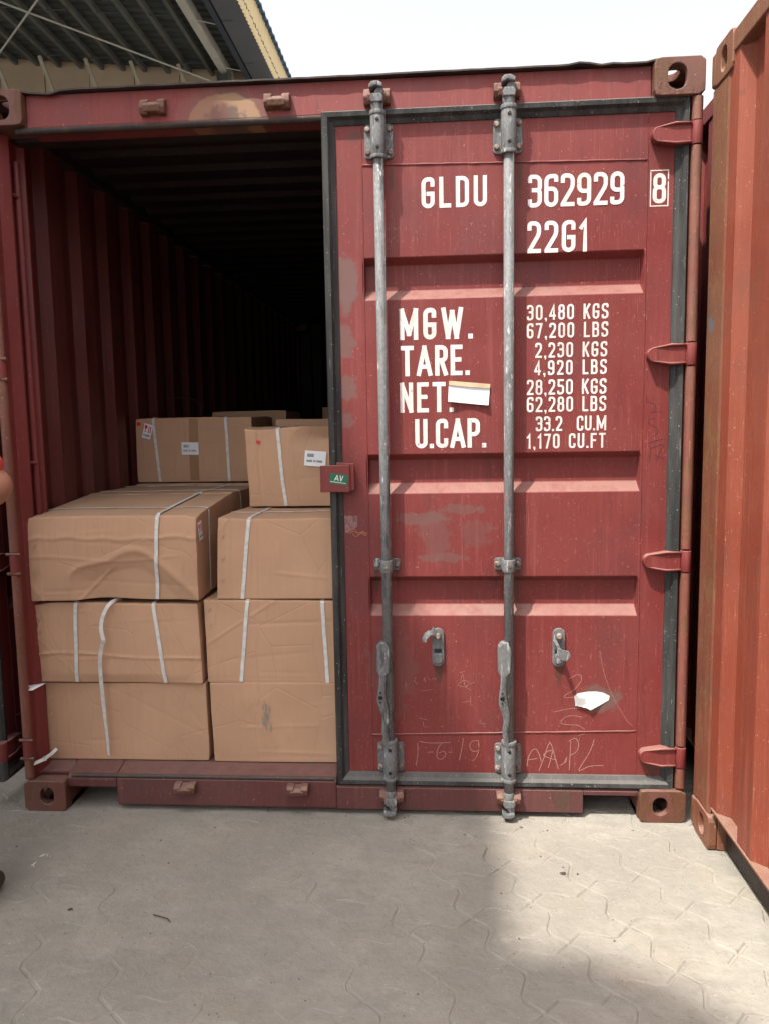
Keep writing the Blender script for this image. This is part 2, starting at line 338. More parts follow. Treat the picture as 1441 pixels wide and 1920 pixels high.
# ------------------------------------------------------------------ lettering: a condensed stroke face
def _r(*p): return list(p)
GL = {
 '0': (1, [('c', [(0,0,.5),(1,0,.5),(1,1,.5),(0,1,.5)])]),
 '1': (.55, [('o', [(.05,.80),(.75,1),(.75,0)])]),
 '2': (1, [('o', [(0,.82),(0,1,.5),(1,1,.5),(1,.60,.3),(0,.02),(0,0),(1,0)])]),
 '3': (1, [('o', [(0,.86),(0,1,.5),(1,1,.5),(1,.53,.35),(.4,.53)]), ('o', [(.4,.53),(1,.53,.35),(1,0,.5),(0,0,.5),(0,.14)])]),
 '4': (1, [('o', [(.78,0),(.78,1),(0,.27),(0,.23),(1,.23)])]),
 '5': (1, [('o', [(.95,1),(.05,1),(.05,.56,.2),(1,.60,.5),(1,0,.5),(0,0,.5),(0,.14)])]),
 '6': (1, [('o', [(1,.87),(1,1,.5),(0,1,.5),(0,0,.5),(1,0,.5),(1,.56,.5),(.1,.56)])]),
 '7': (1, [('o', [(0,1),(1,1),(.35,0)])]),
 '8': (1, [('c', [(0,0,.45),(1,0,.45),(1,.54,.4),(0,.54,.4)]), ('c', [(.04,.54,.4),(.96,.54,.4),(.96,1,.45),(.04,1,.45)])]),
 '9': (1, [('o', [(0,.13),(0,0,.5),(1,0,.5),(1,1,.5),(0,1,.5),(0,.44,.5),(.9,.44)])]),
 'A': (1.35, [('o', [(0,0),(.5,1)]), ('o', [(.5,1),(1,0)]), ('o', [(.17,.27),(.83,.27)])]),
 'B': (1, [('o', [(0,.53),(0,1),(.95,1,.4),(.95,.53,.4),(0,.53)]), ('o', [(0,.53),(1,.53,.4),(1,0,.4),(0,0),(0,.53)])]),
 'C': (1, [('o', [(1,.78),(1,1,.5),(0,1,.5),(0,0,.5),(1,0,.5),(1,.22)])]),
 'D': (1, [('c', [(0,0),(0,1),(1,1,.5),(1,0,.5)])]),
 'E': (.9, [('o', [(1,1),(0,1),(0,0),(1,0)]), ('o', [(0,.52),(.85,.52)])]),
 'F': (.85, [('o', [(1,1),(0,1),(0,0)]), ('o', [(0,.52),(.85,.52)])]),
 'G': (1, [('o', [(1,.80),(1,1,.5),(0,1,.5),(0,0,.5),(1,0,.5),(1,.46),(.55,.46)])]),
 'H': (1, [('o', [(0,0),(0,1)]), ('o', [(1,0),(1,1)]), ('o', [(0,.5),(1,.5)])]),
 'I': (.25, [('o', [(.5,0),(.5,1)])]),
 'K': (1, [('o', [(0,0),(0,1)]), ('o', [(1,1),(0,.38)]), ('o', [(.33,.58),(1,0)])]),
 'L': (.85, [('o', [(0,1),(0,0),(1,0)])]),
 'M': (1.62, [('o', [(0,0),(0,1)]), ('o', [(0,1),(.5,.15)]), ('o', [(.5,.15),(1,1)]), ('o', [(1,1),(1,0)])]),
 'N': (1.05, [('o', [(0,0),(0,1)]), ('o', [(0,1),(1,0)]), ('o', [(1,0),(1,1)])]),
 'P': (1, [('o', [(0,0),(0,1),(1,1,.5),(1,.45,.5),(0,.45)])]),
 'R': (1, [('o', [(0,0),(0,1),(1,1,.5),(1,.50,.5),(0,.50)]), ('o', [(.5,.5),(1,0)])]),
 'S': (1, [('o', [(1,.84),(1,1,.5),(0,1,.5),(0,.56,.45),(1,.46,.45),(1,0,.5),(0,0,.5),(0,.16)])]),
 'T': (1.05, [('o', [(0,1),(1,1)]), ('o', [(.5,1),(.5,0)])]),
 'U': (1, [('o', [(0,1),(0,0,.5),(1,0,.5),(1,1)])]),
 'V': (1, [('o', [(0,1),(.5,0)]), ('o', [(.5,0),(1,1)])]),
 'W': (2.0, [('o', [(0,1),(.25,0)]), ('o', [(.25,0),(.5,.9)]), ('o', [(.5,.9),(.75,0)]), ('o', [(.75,0),(1,1)])]),
 'X': (1, [('o', [(0,0),(1,1)]), ('o', [(0,1),(1,0)])]),
 'f': (.7, [('o', [(1,1),(.4,1,.4),(.4,0)]), ('o', [(0,.62),(.9,.62)])]), 'r': (.7, [('o', [(0,0),(0,.65,.2),(.9,.65)])]),
 'a': (.9, [('c', [(0,0,.4),(1,0,.2),(1,.62,.2),(0,.62,.4)])]), 'g': (.9, [('c', [(0,0,.4),(1,0,.2),(1,.62,.2),(0,.62,.4)]), ('o', [(1,.2),(1,-.3,.4),(0,-.3)])]),
 'i': (.2, [('o', [(.5,0),(.5,.62)]), ('o', [(.5,.85),(.5,1)])]), 'l': (.2, [('o', [(.5,0),(.5,1)])]), 'e': (.9, [('o', [(0,.32),(1,.32),(1,.62,.4),(0,.62,.4),(0,0,.4),(1,0)])]),
}
def fillet(pts, closed, sx, sy):
    P = [Vector((p[0]*sx, p[1]*sy)) for p in pts]; Rr = [(p[2]*sx if len(p) > 2 else 0) for p in pts]
    n = len(P); out = []
    for i in range(n):
        if Rr[i] <= 0 or (not closed and i in (0, n-1)): out.append(P[i]); continue
        a = P[i-1] - P[i]; b = P[(i+1) % n] - P[i]
        r = min(Rr[i], a.length*0.5, b.length*0.5)
        p0 = P[i] + a.normalized()*r; p1 = P[i] + b.normalized()*r
        for k in range(6):
            q = k/5; out.append(p0*(1-q)**2*1.0 + P[i]*2*q*(1-q) + p1*q*q if False else _arc(p0, P[i], p1, q))
    return out
def _arc(p0, c, p1, q):
    w = 0.72                                                  # rational quadratic: close to a circular arc
    a, b, d = (1-q)**2, 2*q*(1-q)*w, q*q
    return (p0*a + c*b + p1*d) / (a + b + d)
def stroke2d(pts, closed, th):
    P = [pts[0]]
    for p in pts[1:]:
        if (p - P[-1]).length > 1e-6: P.append(p)
    if closed and (P[0]-P[-1]).length < 1e-6: P.pop()
    n = len(P); L = []; Rr = []
    for i in range(n):
        if closed: a = (P[i]-P[i-1]).normalized(); b = (P[(i+1)%n]-P[i]).normalized()
        else:
            a = (P[i]-P[max(i-1,0)]) if i else (P[1]-P[0]); b = (P[i+1]-P[i]) if i < n-1 else a
            a = a.normalized(); b = b.normalized()
        t_ = (a+b); t_ = t_.normalized() if t_.length > 1e-6 else a
        nn = Vector((-t_.y, t_.x)); c = max(0.45, nn.dot(Vector((-a.y, a.x))))
        L.append(P[i] + nn*(th/2/c)); Rr.append(P[i] - nn*(th/2/c))
    q = []
    for i in range(n if closed else n-1):
        j = (i+1) % n; q.append((Rr[i], Rr[j], L[j], L[i]))
    return q
def text(mb, string, x0, x1, z0, h, th, y, lw=0.42, adv=None, T=None):
    """letters facing -y, from x0 to x1 (x1 None: natural width); flat paint 0.3 mm proud"""
    cw = h*lw - th; ws = []
    for ch in string:
        if ch == ' ': ws.append(h*lw*0.75)
        elif ch in '.,': ws.append(th)
        elif ch == "'": ws.append(th)
        else: ws.append(GL[ch][0]*cw + th)
    gap = h*0.13 if x1 is None else (x1 - x0 - sum(ws)) / max(1, len(ws)-1)
    x = x0; lay = 0
    def out(q):
        vs = []
        for p in q:
            X = (p.x, y - 0.0003 - len(mb.v)*0.0000018, p.y)
            if T: X = T(*X)
            vs.append(X)
        mb.add(vs, [(0,1,2,3)])
    for ch, w in zip(string, ws):
        lay = 0
        if ch in '.,':
            q = [Vector((x, z0)), Vector((x+th, z0)), Vector((x+th, z0+th*1.05)), Vector((x, z0+th*1.05))]; out(q)
            if ch == ',':
                lay = 1; out([Vector((x+th*.3, z0-th*.9)), Vector((x+th*.75, z0-th*.9)), Vector((x+th, z0)), Vector((x+th*.45, z0))])
        elif ch != ' ':
            for kind, pts in GL[ch][1]:
                pp = fillet(pts, kind == 'c', w-th, h-th)
                # extend open ends by half a stroke so flat ends reach the cap line
                if kind == 'o':
                    d0 = (pp[0]-pp[1]).normalized(); d1 = (pp[-1]-pp[-2]).normalized()
                    pp[0] = pp[0] + d0*th*0.5; pp[-1] = pp[-1] + d1*th*0.5
                for q in stroke2d(pp, kind == 'c', th):
                    out([Vector((p.x + x + th/2, p.y + z0 + th/2)) for p in q]); 
                lay += 1
        x += w + gap

def recalc(o):
    bm = bmesh.new(); bm.from_mesh(o.data); bmesh.ops.remove_doubles(bm, verts=bm.verts, dist=1e-5)
    bmesh.ops.recalc_face_normals(bm, faces=bm.faces); bm.to_mesh(o.data); bm.free(); return o

# ------------------------------------------------------------------ container pieces
CW, CH, CL = 2.438, 2.591, 6.058
def ring(poly, c, n=32):
    """radius of a polygon seen from c at n equal angles"""
    out = []
    for i in range(n):
        a = 2*PI*(i+.5)/n; d = Vector((math.cos(a), math.sin(a))); best = None
        for k in range(len(poly)):
            p = Vector(poly[k]) - Vector(c); q = Vector(poly[(k+1) % len(poly)]) - Vector(c); e = q - p
            den = d.x*e.y - d.y*e.x
            if abs(den) < 1e-12: continue
            t_ = (p.x*e.y - p.y*e.x)/den; u_ = (p.x*d.y - p.y*d.x)/den
            if t_ > 0 and -1e-6 <= u_ <= 1+1e-6: best = t_ if best is None else min(best, t_)
        out.append(Vector(c) + d*best)
    return out
def holed(mb, w, h, c, hw, hh, th, T, rr=0.014, hr=None):
    o = ring(rrect(0, w, 0, h, rr, 4), c); i = ring(rrect(c[0]-hw, c[0]+hw, c[1]-hh, c[1]+hh, min(hw, hh)*(.98 if hr is None else hr), 6), c)
    n = len(o); vs = []
    for dpt in (0, th):
        for r_ in (o, i): vs += [T(p.x, p.y, dpt) for p in r_]
    fs = []
    for k in range(n):
        j = (k+1) % n
        fs += [(k, j, n+j, n+k), (2*n+k, 3*n+k, 3*n+j, 2*n+j), (k, 2*n+k, 2*n+j, j), (n+k, n+j, 3*n+j, 3*n+k)]
    mb.add(vs, fs)
def casting(sx, sz, sy, ox, oy, oz, mat, parent, hole=(0.026, 0.036)):
    """ISO corner casting, outer corner at (ox,oy,oz); sx,sy,sz = +1 when the block extends along + from there"""
    w, d, h = 0.162, 0.178, 0.118; mb = new()
    def Q(x, y, z): return (ox + sx*x, oy + sy*y, oz + sz*z)
    holed(mb, w, h, (0.089, 0.060), hole[0], hole[1], 0.028, lambda a, b, t_: Q(a, t_, b))
    holed(mb, d-.03, h, (0.075, 0.060), 0.026, 0.036, 0.028, lambda a, b, t_: Q(t_, a + .029, b))
    holed(mb, w-.03, d-.03, (0.062, 0.058), 0.028, 0.045, 0.026, lambda a, b, t_: Q(a+.029, b+.029, t_+.001))
    for bx in ((.154, .161, .029, .177, .002, .116), (.03, .153, .168, .176, .003, .115), (.03, .153, .03, .167, .106, .116)):
        a = Q(bx[0], bx[2], bx[4]); b = Q(bx[1], bx[3], bx[5])
        mb.box(min(a[0], b[0]), max(a[0], b[0]), min(a[1], b[1]), max(a[1], b[1]), min(a[2], b[2]), max(a[2], b[2]))
    return recalc(mb.build('corner_casting', mat, parent, bevel=0.003, seg=2))

def corrugated(y0, y1, z0, z1, xo, xi, pitch=0.278, flat=0.104, phase=0.0):
    """trapezoid side sheet: xo outer plane, xi inner plane; runs in y"""
    sl = (pitch - 2*flat)/2*0 + 0.035; fo = 0.098; fi = pitch - fo - 2*sl
    pts = [(xo if False else xi, y0)]; y = y0 + phase
    while y < y1 - pitch:
        for dy, x in ((fi*.5, xi), (sl, xo), (fo, xo), (sl, xi), (fi*.5, xi)):
            y += dy; pts.append((x, y))
    pts += [(xi, y + .055), (xo, y + .09), (xo, y1)]
    vs = []; fs = []
    for (x, y) in pts: vs += [(x, y, z0), (x, y, z1)]
    for i in range(len(pts)-1):
        a = 2*i; fs.append((a, a+2, a+3, a+1))
    return vs, fs
def side_wall(parent, xo, xi, y0, y1, z0, z1, mat, phase=0.0):
    mb = new(); v, f = corrugated(y0, y1, z0, z1, xo, xi, phase=phase); mb.add(v, f)
    o = mb.build('side_wall', mat, parent); so_ = o.modifiers.new('th', 'SOLIDIFY'); so_.thickness = 0.002
    return o

box_c = empty('shipping_container', (0, 0, 0), 'red shipping container with its left door open on stacked cardboard boxes', 'shipping container')
for sx, ox in ((1, 0.0), (-1, CW)):
    for sz, oz in ((1, 0.0), (-1, CH)):
        casting(sx, sz, 1, ox, 0.0, oz, m_cast, box_c, hole=(0.030, 0.040) if sz < 0 else (0.026, 0.033))
        casting(sx, sz, -1, ox, CL, oz, m_cast, box_c)
# corner posts at the door end: outer channel, recessed face, inner lip (section in x,y; extruded in z)
post = [(0.002, 0.012), (0.034, 0.012), (0.036, 0.050), (0.060, 0.088), (0.060, 0.094), (0.040, 0.112), (0.040, 0.172), (0.064, 0.186), (0.064, 0.196), (0.018, 0.196), (0.018, 0.16), (0.002, 0.15)]
for s_ in (0, 1):
    mb = new(); mb.prism([(p[0] if not s_ else CW - p[0], p[1]) for p in post], 'z', 0.1185, CH - 0.1185)
    recalc(mb.build('corner_post', m_red, box_c, bevel=0.002))
    mb = new(); x = 0.053 if not s_ else CW - 0.053
    mb.tube([(x, 0.145, 0.2), (x, 0.145, 2.40)], 0.0125, 12)
    mb.build('post_tube', m_red, box_c)
    for z in (2.275, 1.31, 0.42):
        mb = new(); xa = 0.046 if not s_ else CW - 0.046
        mb.tube([(xa, 0.085, z+.006), (xa + (.012 if not s_ else -.012), 0.135, z)], 0.006, 8)
        mb.build('lashing_bar', m_red, box_c)
    mb = new(); mb.box(*( (0.002, 0.05) if not s_ else (CW-.05, CW-.002)), CL-0.14, CL-0.01, 0.1185, CH-0.1185)
    mb.build('corner_post', m_red, box_c, bevel=0.004)
# header: face plate, dark rolled lower edge, top lip, all between the castings
mb = new(); mb.prism([(0.028, 2.470), (0.034, 2.580), (0.09, 2.580), (0.129, 2.52), (0.129, 2.458), (0.06, 2.458)], 'x', 0.1625, CW-0.1625)
o = recalc(mb.build('header', m_head, box_c, bevel=0.004))
mb = new(); mb.tube([(0.12, 0.042, 2.466), (1.17, 0.042, 2.466), (CW-0.1, 0.050, 2.464)], 0.014, 12); mb.build('header_edge', m_edge, box_c)
pts = []; mb = new(); rnd = random.Random(5)
n = 60
vs = []; fs = []
for i in range(n+1):
    x = 0.150 + (CW-0.30)*i/n; e = 0.0
    if x < 0.32: e = -0.010*math.sin((x-.15)/.17*PI) + rnd.uniform(-.003, .003)
    if x > 2.02: e = rnd.uniform(-.004, .006)
    y = 0.012 + rnd.uniform(-.002, .002)
    vs += [(x, y, 2.5825+e), (x, y, 2.588+e), (x, 0.14, 2.589), (x, 0.14, 2.5835)]
for i in range(n):
    a = 4*i; b = a+4
    fs += [(a, b, b+1, a+1), (a+1, b+1, b+2, a+2), (a+2, b+2, b+3, a+3), (a+3, b+3, b, a)]
fs += [(0,1,2,3), (4*n+3, 4*n+2, 4*n+1, 4*n)]
mb.add(vs, fs); recalc(mb.build('header_lip', m_edge, box_c))
# sill: deep middle, cut-outs beside the castings
def sill_profile(zb): return [(0.022, zb), (0.018, 0.124), (0.030, 0.140), (0.10, 0.158), (0.20, 0.158), (0.20, zb)]
def sill_low(zb): return [(0.022, zb), (0.020, 0.104), (0.030, 0.109), (0.094, 0.109), (0.10, 0.156), (0.20, 0.156), (0.20, zb)]
for (xa, xb, zb, f_) in ((0.353, 1.187, 0.020, sill_profile), (1.187, 2.081, 0.020, sill_low), (0.1625, 0.3525, 0.088, sill_profile), (2.0815, CW-0.1625, 0.088, sill_low)):
    mb = new(); mb.prism(f_(zb), 'x', xa, xb); recalc(mb.build('sill', m_sill, box_c, bevel=0.006 if f_ is sill_profile else 0.002))
mb = new(); mb.tube([(0.18, 0.026, 0.133), (1.18, 0.026, 0.133)], 0.009, 10); mb.build('sill_edge', m_edge, box_c)
for sx in (0, 1):                                           # short ramp pieces above the castings
    a, b = (0.04, 0.162) if not sx else (CW-0.162, CW-0.04)
    mb = new(); mb.prism([(0.060, 0.1195), (0.060, 0.132), (0.10, 0.157), (0.20, 0.157), (0.20, 0.1195)], 'x', a, b)
    recalc(mb.build('sill', m_sill, box_c, bevel=0.003))
# floor, roof, walls
mb = new(); mb.box(0.062, CW-0.062, 0.202, CL-0.06, 0.140, 0.160); mb.build('floor', m_floor, box_c)
mb = new()
for i in range(18): mb.box(0.06, CW-0.06, 0.32+i*0.32, 0.36+i*0.32, 0.02, 0.138)
mb.build('cross_member', m_black, box_c)
vs = []; fs = []; y = 0.20; i = 0; pr = [(0.0, 0), (0.04, .0), (0.065, .02), (0.15, .02), (0.175, 0)]
prof = []
while y < CL - 0.20:
    for dy, dz in pr: prof.append((y+dy, 2.555+dz))
    y += 0.209
prof.append((CL-.005, 2.575))
for (yy, zz) in prof: vs += [(0.05, yy, zz), (CW-0.05, yy, zz)]
for k in range(len(prof)-1): fs.append((2*k, 2*k+1, 2*k+3, 2*k+2))
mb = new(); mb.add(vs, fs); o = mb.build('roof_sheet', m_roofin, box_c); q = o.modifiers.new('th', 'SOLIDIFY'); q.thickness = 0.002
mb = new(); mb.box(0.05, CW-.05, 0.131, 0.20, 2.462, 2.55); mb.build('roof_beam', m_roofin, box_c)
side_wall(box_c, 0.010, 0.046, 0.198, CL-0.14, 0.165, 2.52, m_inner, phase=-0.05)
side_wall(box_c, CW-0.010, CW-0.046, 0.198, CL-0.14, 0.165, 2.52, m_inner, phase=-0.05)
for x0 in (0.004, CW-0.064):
    mb = new(); mb.box(x0, x0+0.06, 0.179, CL-0.179, 2.521, 2.581); mb.build('top_rail', m_roofin, box_c, bevel=0.004)  # top rail painted near-black for the shade under the roof
    mb = new(); mb.box(x0, x0+0.06, 0.201, CL-0.179, 0.02, 0.164); mb.build('bottom_rail', m_red, box_c, bevel=0.004)
mb = new()
vs = [(.03, CL-.02, .12), (.03, CL-.02, 2.57)]; fs = []; k = 1; x = 0.05
while x < CW-0.05:
    for dx, yy in ((0, CL-.02), (.11, CL-.02), (.14, CL-.06), (.24, CL-.06)):
        if x+dx < CW-0.04: vs += [(x+dx, yy, 0.12), (x+dx, yy, 2.57)]; k += 1
    x += 0.27
for i in range(k-1): fs.append((2*i, 2*i+2, 2*i+3, 2*i+1))
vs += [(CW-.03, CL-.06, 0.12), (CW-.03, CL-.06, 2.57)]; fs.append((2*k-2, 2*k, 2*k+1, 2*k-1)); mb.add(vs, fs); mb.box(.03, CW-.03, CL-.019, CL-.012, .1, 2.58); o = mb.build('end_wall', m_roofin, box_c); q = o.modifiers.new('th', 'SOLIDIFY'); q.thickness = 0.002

def lug(x, y, z, w, h, flip=1, worn=False):
    """cam keeper: a pair of thick cast lugs bridged by a plate"""
    mb = new(); s = w/2; rnd = random.Random(int(x*1000))
    for sd_ in (-1, 1):
        x0 = x + sd_*s - 0.014; x1 = x0 + 0.028; j = rnd.uniform(-.003, .003)
        mb.prism([(y+.004, z-h*.5), (y-.026, z-h*.42+j), (y-.036, z-h*.1), (y-.030, z+h*.34*flip+j), (y-.012, z+h*.52*flip), (y+.004, z+h*.5*flip)] if flip > 0 else
                 [(y+.004, z-h*.5), (y-.014, z-h*.5), (y-.032, z-h*.3), (y-.036, z+h*.15+j), (y-.024, z+h*.45), (y+.004, z+h*.5)], 'x', x0, x1)
    mb.prism([(y+.003, z-h*.40), (y-.033, z-h*.36), (y-.038, z+h*.02), (y-.026, z+h*.26), (y+.003, z+h*.40)], 'x', x-s, x+s)
    return recalc(mb.build('cam_keeper', m_cast, box_c, bevel=0.004, seg=2))
for x in (0.616, 1.043, 1.378, 1.805): lug(x, 0.034, 2.516, 0.060, 0.054)
for x in (0.622, 1.045): lug(x, 0.020, 0.098, 0.052, 0.044, -1)
for x in (1.39, 1.812): lug(x, 0.020, 0.080, 0.060, 0.044, -1)

# ------------------------------------------------------------------ doors (leaf modelled closed on the right; the left is a mirrored leaf swung open)
DX0, DX1 = 1.190, 2.402
REC = [(1.995, 1.872), (1.320, 1.200), (0.882, 0.758)]        # recess top / bottom of the three corrugations
def panel_mesh(flip):
    """pressed steel leaf: flat flange, three horizontal recesses with sloping ends"""
    f = 0.045; dpt = 0.038; a, b = 1.318, 2.268
    mb = new(); e = 0.012
    xs = [DX0+.012, a, a+.006, b-.006, b, DX1-.006]
    zs = [0.125]
    for (t_, bt) in reversed(REC): zs += [bt - 0.012, bt + 0.022, t_ - 0.014, t_ + 0.006]
    zs += [2.47]
    def depth(xi, zi):
        if zi in (0, len(zs)-1): return f
        k = (zi-1) % 4
        inside = k in (1, 2)
        return f + dpt if (inside and xi in (2, 3)) else f
    nx, nz = len(xs), len(zs)
    vs = [(xs[i], depth(i, j), zs[j]) for j in range(nz) for i in range(nx)]
    fs = [(j*nx+i, j*nx+i+1, (j+1)*nx+i+1, (j+1)*nx+i) for j in range(nz-1) for i in range(nx-1)]
    # back skin and rim so the leaf has thickness
    o = len(vs)
    vs += [(x, 0.092, z) for x, z in ((xs[0], zs[0]), (xs[-1], zs[0]), (xs[-1], zs[-1]), (xs[0], zs[-1]))]
    fs.append((o, o+3, o+2, o+1))
    bl, br, tl, tr = 0, nx-1, (nz-1)*nx, nz*nx-1
    fs += [tuple([o, o+1] + list(range(br, bl-1, -1))), tuple([o+3] + list(range(tl, tr+1)) + [o+2])]
    fs += [tuple([o] + [j*nx for j in range(nz)] + [o+3]), tuple([o+1, o+2] + [j*nx+nx-1 for j in range(nz-1, -1, -1)])]
    mb.add(vs, fs)
    return mb
def gasket(mb, poly_pts, prof):
    """sweep a profile (u inward, y) around a rectangle with mitred corners"""
    (x0, x1, z0, z1) = poly_pts
    cs = [(x0, z0, 1, 1), (x1, z0, -1, 1), (x1, z1, -1, -1), (x0, z1, 1, -1)]
    n = len(prof); vs = []
    for (x, z, sx, sz) in cs:
        for (u, y) in prof: vs.append((x + sx*u, y, z + sz*u))
    fs = []
    for c in range(4):
        d = (c+1) % 4
        for k in range(n):
            l = (k+1) % n; fs.append((c*n+k, c*n+l, d*n+l, d*n+k))
    mb.add(vs, fs)
def build_door(mir, label=None):
    fx = CW if mir else None
    door = recalc(panel_mesh(mir).build('door', m_door, box_c, flipx=fx))
    bv = door.modifiers.new('bevel', 'BEVEL'); bv.width = 0.005; bv.segments = 3; bv.limit_method = 'ANGLE'; bv.angle_limit = math.radians(25)
    if label: door['label'] = label
    B = lambda mb, nm, mat, **k: recalc(mb.build(nm, mat, door, flipx=fx, **k))
    # gasket: outer lip stands proud, then falls to the panel
    mb = new(); gasket(mb, (DX0-.002, DX1, 0.112, 2.482), [(0.0, 0.060), (0.0, 0.030), (0.008, 0.016), (0.022, 0.018), (0.030, 0.032), (0.044, 0.040), (0.046, 0.050), (0.044, 0.060)])
    B(mb, 'gasket', m_rub)
    # weld beads
    def weld(p, q, r=0.0032):
        mb = new(); p = Vector(p); q = Vector(q); n = max(6, int((q-p).length/0.02)); rn = random.Random(int(p.z*997+p.x*31))
        mb.tube([p.lerp(q, i/n) + Vector((rn.uniform(-.0006, .0006), 0, rn.uniform(-.0006, .0006))) for i in range(n+1)], [r*rn.uniform(.75, 1.25) for _ in range(n+1)], 8)
        return B(mb, 'weld_bead', m_door)
    weld((1.322, .0445, 2.308), (2.272, .0445, 2.290)); weld((1.318, .0445, 0.298), (2.270, .0445, 0.322))
    weld((1.3215, .045, 0.14), (1.3215, .045, 2.44), 0.0016); weld((2.2705, .045, 0.14), (2.2705, .045, 2.44), 0.0022)
    # lock rods with cams, guide brackets, clamps
    for ri, (xt, xb, worn) in enumerate(((1.380, 1.388, True), (1.810, 1.813, False))):
        X = lambda z: xt + (xb-xt)*(2.5-z)/2.5
        gm = m_galv_d if worn else m_galv
        mb = new(); mb.tube([(X(0.10), 0.0, 0.10), (X(2.50), 0.0, 2.50)], 0.0172, 20)
        B(mb, 'lock_rod', gm)
        for end in (1, -1):
            zc = 2.505 if end > 0 else 0.062; xc = X(zc)
            mb = new()
            mb.tube([(xc, 0, zc-0.045*end), (xc, 0, zc-.018*end)], [0.019, 0.021], 16)
            # the cam: neck, two hooked jaws
            mb.prism([(-.019+xc, zc-.020*end), (.019+xc, zc-.020*end), (.022+xc, zc-.004*end), (.015+xc, zc+.008*end), (-.016+xc, zc+.008*end), (-.022+xc, zc-.006*end)], 'y', -.024, .020)
            mb.prism([(-.012+xc, zc+.007*end), (.019+xc, zc+.006*end), (.021+xc, zc+.026*end), (.006+xc, zc+.030*end), (-.006+xc, zc+.020*end)], 'y', -.016, .022)
            mb.prism([(-.024+xc, zc+.021*end), (-.006+xc, zc+.030*end), (.018+xc, zc+.024*end), (.021+xc, zc+.036*end), (.004+xc, zc+.046*end), (-.016+xc, zc+.044*end), (-.026+xc, zc+.034*end)], 'y', -.028, .018)
            B(mb, 'cam', gm, bevel=0.0035, seg=2)
        # upper / lower guide brackets
        for (zc, hh, up) in ((2.385, 0.060, 1), (0.222, 0.060, -1)):
            xc = X(zc); mb = new()
            mb.prism(rrect(xc-.048, xc+.048, zc-hh, zc+hh-.008, 0.012), 'y', 0.037, 0.044)
            mb.prism([(xc-.024, zc-hh-.004), (xc+.024, zc-hh-.004), (xc+.024, zc+hh+.006), (xc-.024, zc+hh+.006)], 'y', 0.004, 0.037)
            mb.tube([(xc, 0, zc-hh-.008), (xc, 0, zc+hh+.010)], 0.0245, 22)
            mb.tube([(xc, 0, zc-hh-.014), (xc, 0, zc-hh-.002)], 0.0270, 22); mb.tube([(xc, 0, zc+hh+.004), (xc, 0, zc+hh+.018)], 0.0270, 22)
            B(mb, 'rod_bracket', gm, bevel=0.0015)
            for dx in (-.037, .037):
                for dz in (-.040, .034):
                    mb = new(); mb.tube([(xc+dx, 0.038, zc+dz), (xc+dx, 0.030, zc+dz), (xc+dx, 0.028, zc+dz)], [.0095, .0090, .006], 6 if (dx+dz) > 0 else 14, smooth=False)
                    B(mb, 'bolt', m_bolt)
            for dz in (-.040, .046):
                mb = new(); mb.tube([(xc, -0.0225, zc+dz), (xc, -0.0265, zc+dz), (xc, -.0255, zc+dz)], [.0062, .0062, .003], 12); B(mb, 'rivet', m_lblk)
        zc = 0.935; xc = X(zc)                                    # mid clamp
        mb = new(); mb.prism(rrect(xc-.047, xc+.047, zc-.021, zc+.022, 0.010), 'y', 0.037, 0.043)
        mb.tube([(xc, 0, zc-.022), (xc, 0, zc+.022)], 0.0225, 22); mb.prism([(xc-.0222, zc-.018), (xc+.0222, zc-.018), (xc+.0222, zc+.018), (xc-.0222, zc+.018)], 'y', 0.002, 0.037)
        B(mb, 'rod_clamp', gm, bevel=0.0015)
        for dx in (-.037, .037):
            mb = new(); mb.tube([(xc+dx, 0.038, zc), (xc+dx, 0.030, zc), (xc+dx, 0.027, zc)], [.010, .0095, .006], 14); B(mb, 'bolt', m_bolt)
        mb = new(); mb.tube([(xc, -0.020, zc), (xc, -0.026, zc)], [.006, .005], 12); B(mb, 'rivet', m_bolt)
        # handle: hub collar, then a bent flat bar hanging down beside the rod
        hx = X(0.62); mb = new()
        mb.prism([(hx-.034, .545), (hx-.038, .650), (hx-.028, .664), (hx-.004, .667), (hx+.006, .640), (hx+.004, .560), (hx-.010, .542)], 'y', -0.030, 0.010)
        mb.tube([(hx-.032, -.014, .552), (hx-.032, -.014, .656)], 0.0085, 12)
        B(mb, 'handle_hub', gm, bevel=0.004)
        path = [(hx-.014, -.020, .585), (hx-.018, -.026, .545), (hx-.022, -.032, .500), (hx-.026, -.038, .470), (hx-.020, -.036, .430), (hx-.008, -.030, .395), (hx-.014, -.030, .365), (hx-.016, -.028, .335), (hx-.006, -.024, .285), (hx-.002, -.022, .262)]
        wd = [.034, .032, .030, .036, .036, .026, .022, .026, .020, .012]
        vs = []; fs = []
        for i, p in enumerate(path):
            w = wd[i]/2; tilt = 0.35 + 0.3*math.sin(i*.9); ox, oy = w*math.cos(tilt), w*math.sin(tilt); th = .0045
            nx_, ny_ = -math.sin(tilt)*th, math.cos(tilt)*th
            vs += [(p[0]-ox-nx_, p[1]+oy*-1-ny_, p[2]), (p[0]+ox-nx_, p[1]+oy-ny_, p[2]), (p[0]+ox+nx_, p[1]+oy+ny_, p[2]), (p[0]-ox+nx_, p[1]-oy+ny_, p[2])]
        for i in range(len(path)-1):
            a = 4*i; fs += [(a+k, a+(k+1) % 4, a+4+(k+1) % 4, a+4+k) for k in range(4)]
        fs += [(3, 2, 1, 0), tuple(len(vs)-4+k for k in range(4))]
        mb = new(); mb.add(vs, fs); o = B(mb, 'handle', gm)
        sb = o.modifiers.new('s', 'SUBSURF'); sb.levels = sb.render_levels = 2
        mb = new(); mb.tube([(hx-.026, -.0425, .470), (hx-.026, -.0455, .469)], [.008, .008], 14)
        for dz in (.018, -.018): mb.tube([(hx-.026, -.041, .470+dz), (hx-.026, -.0445, .470+dz)], .0035, 10)
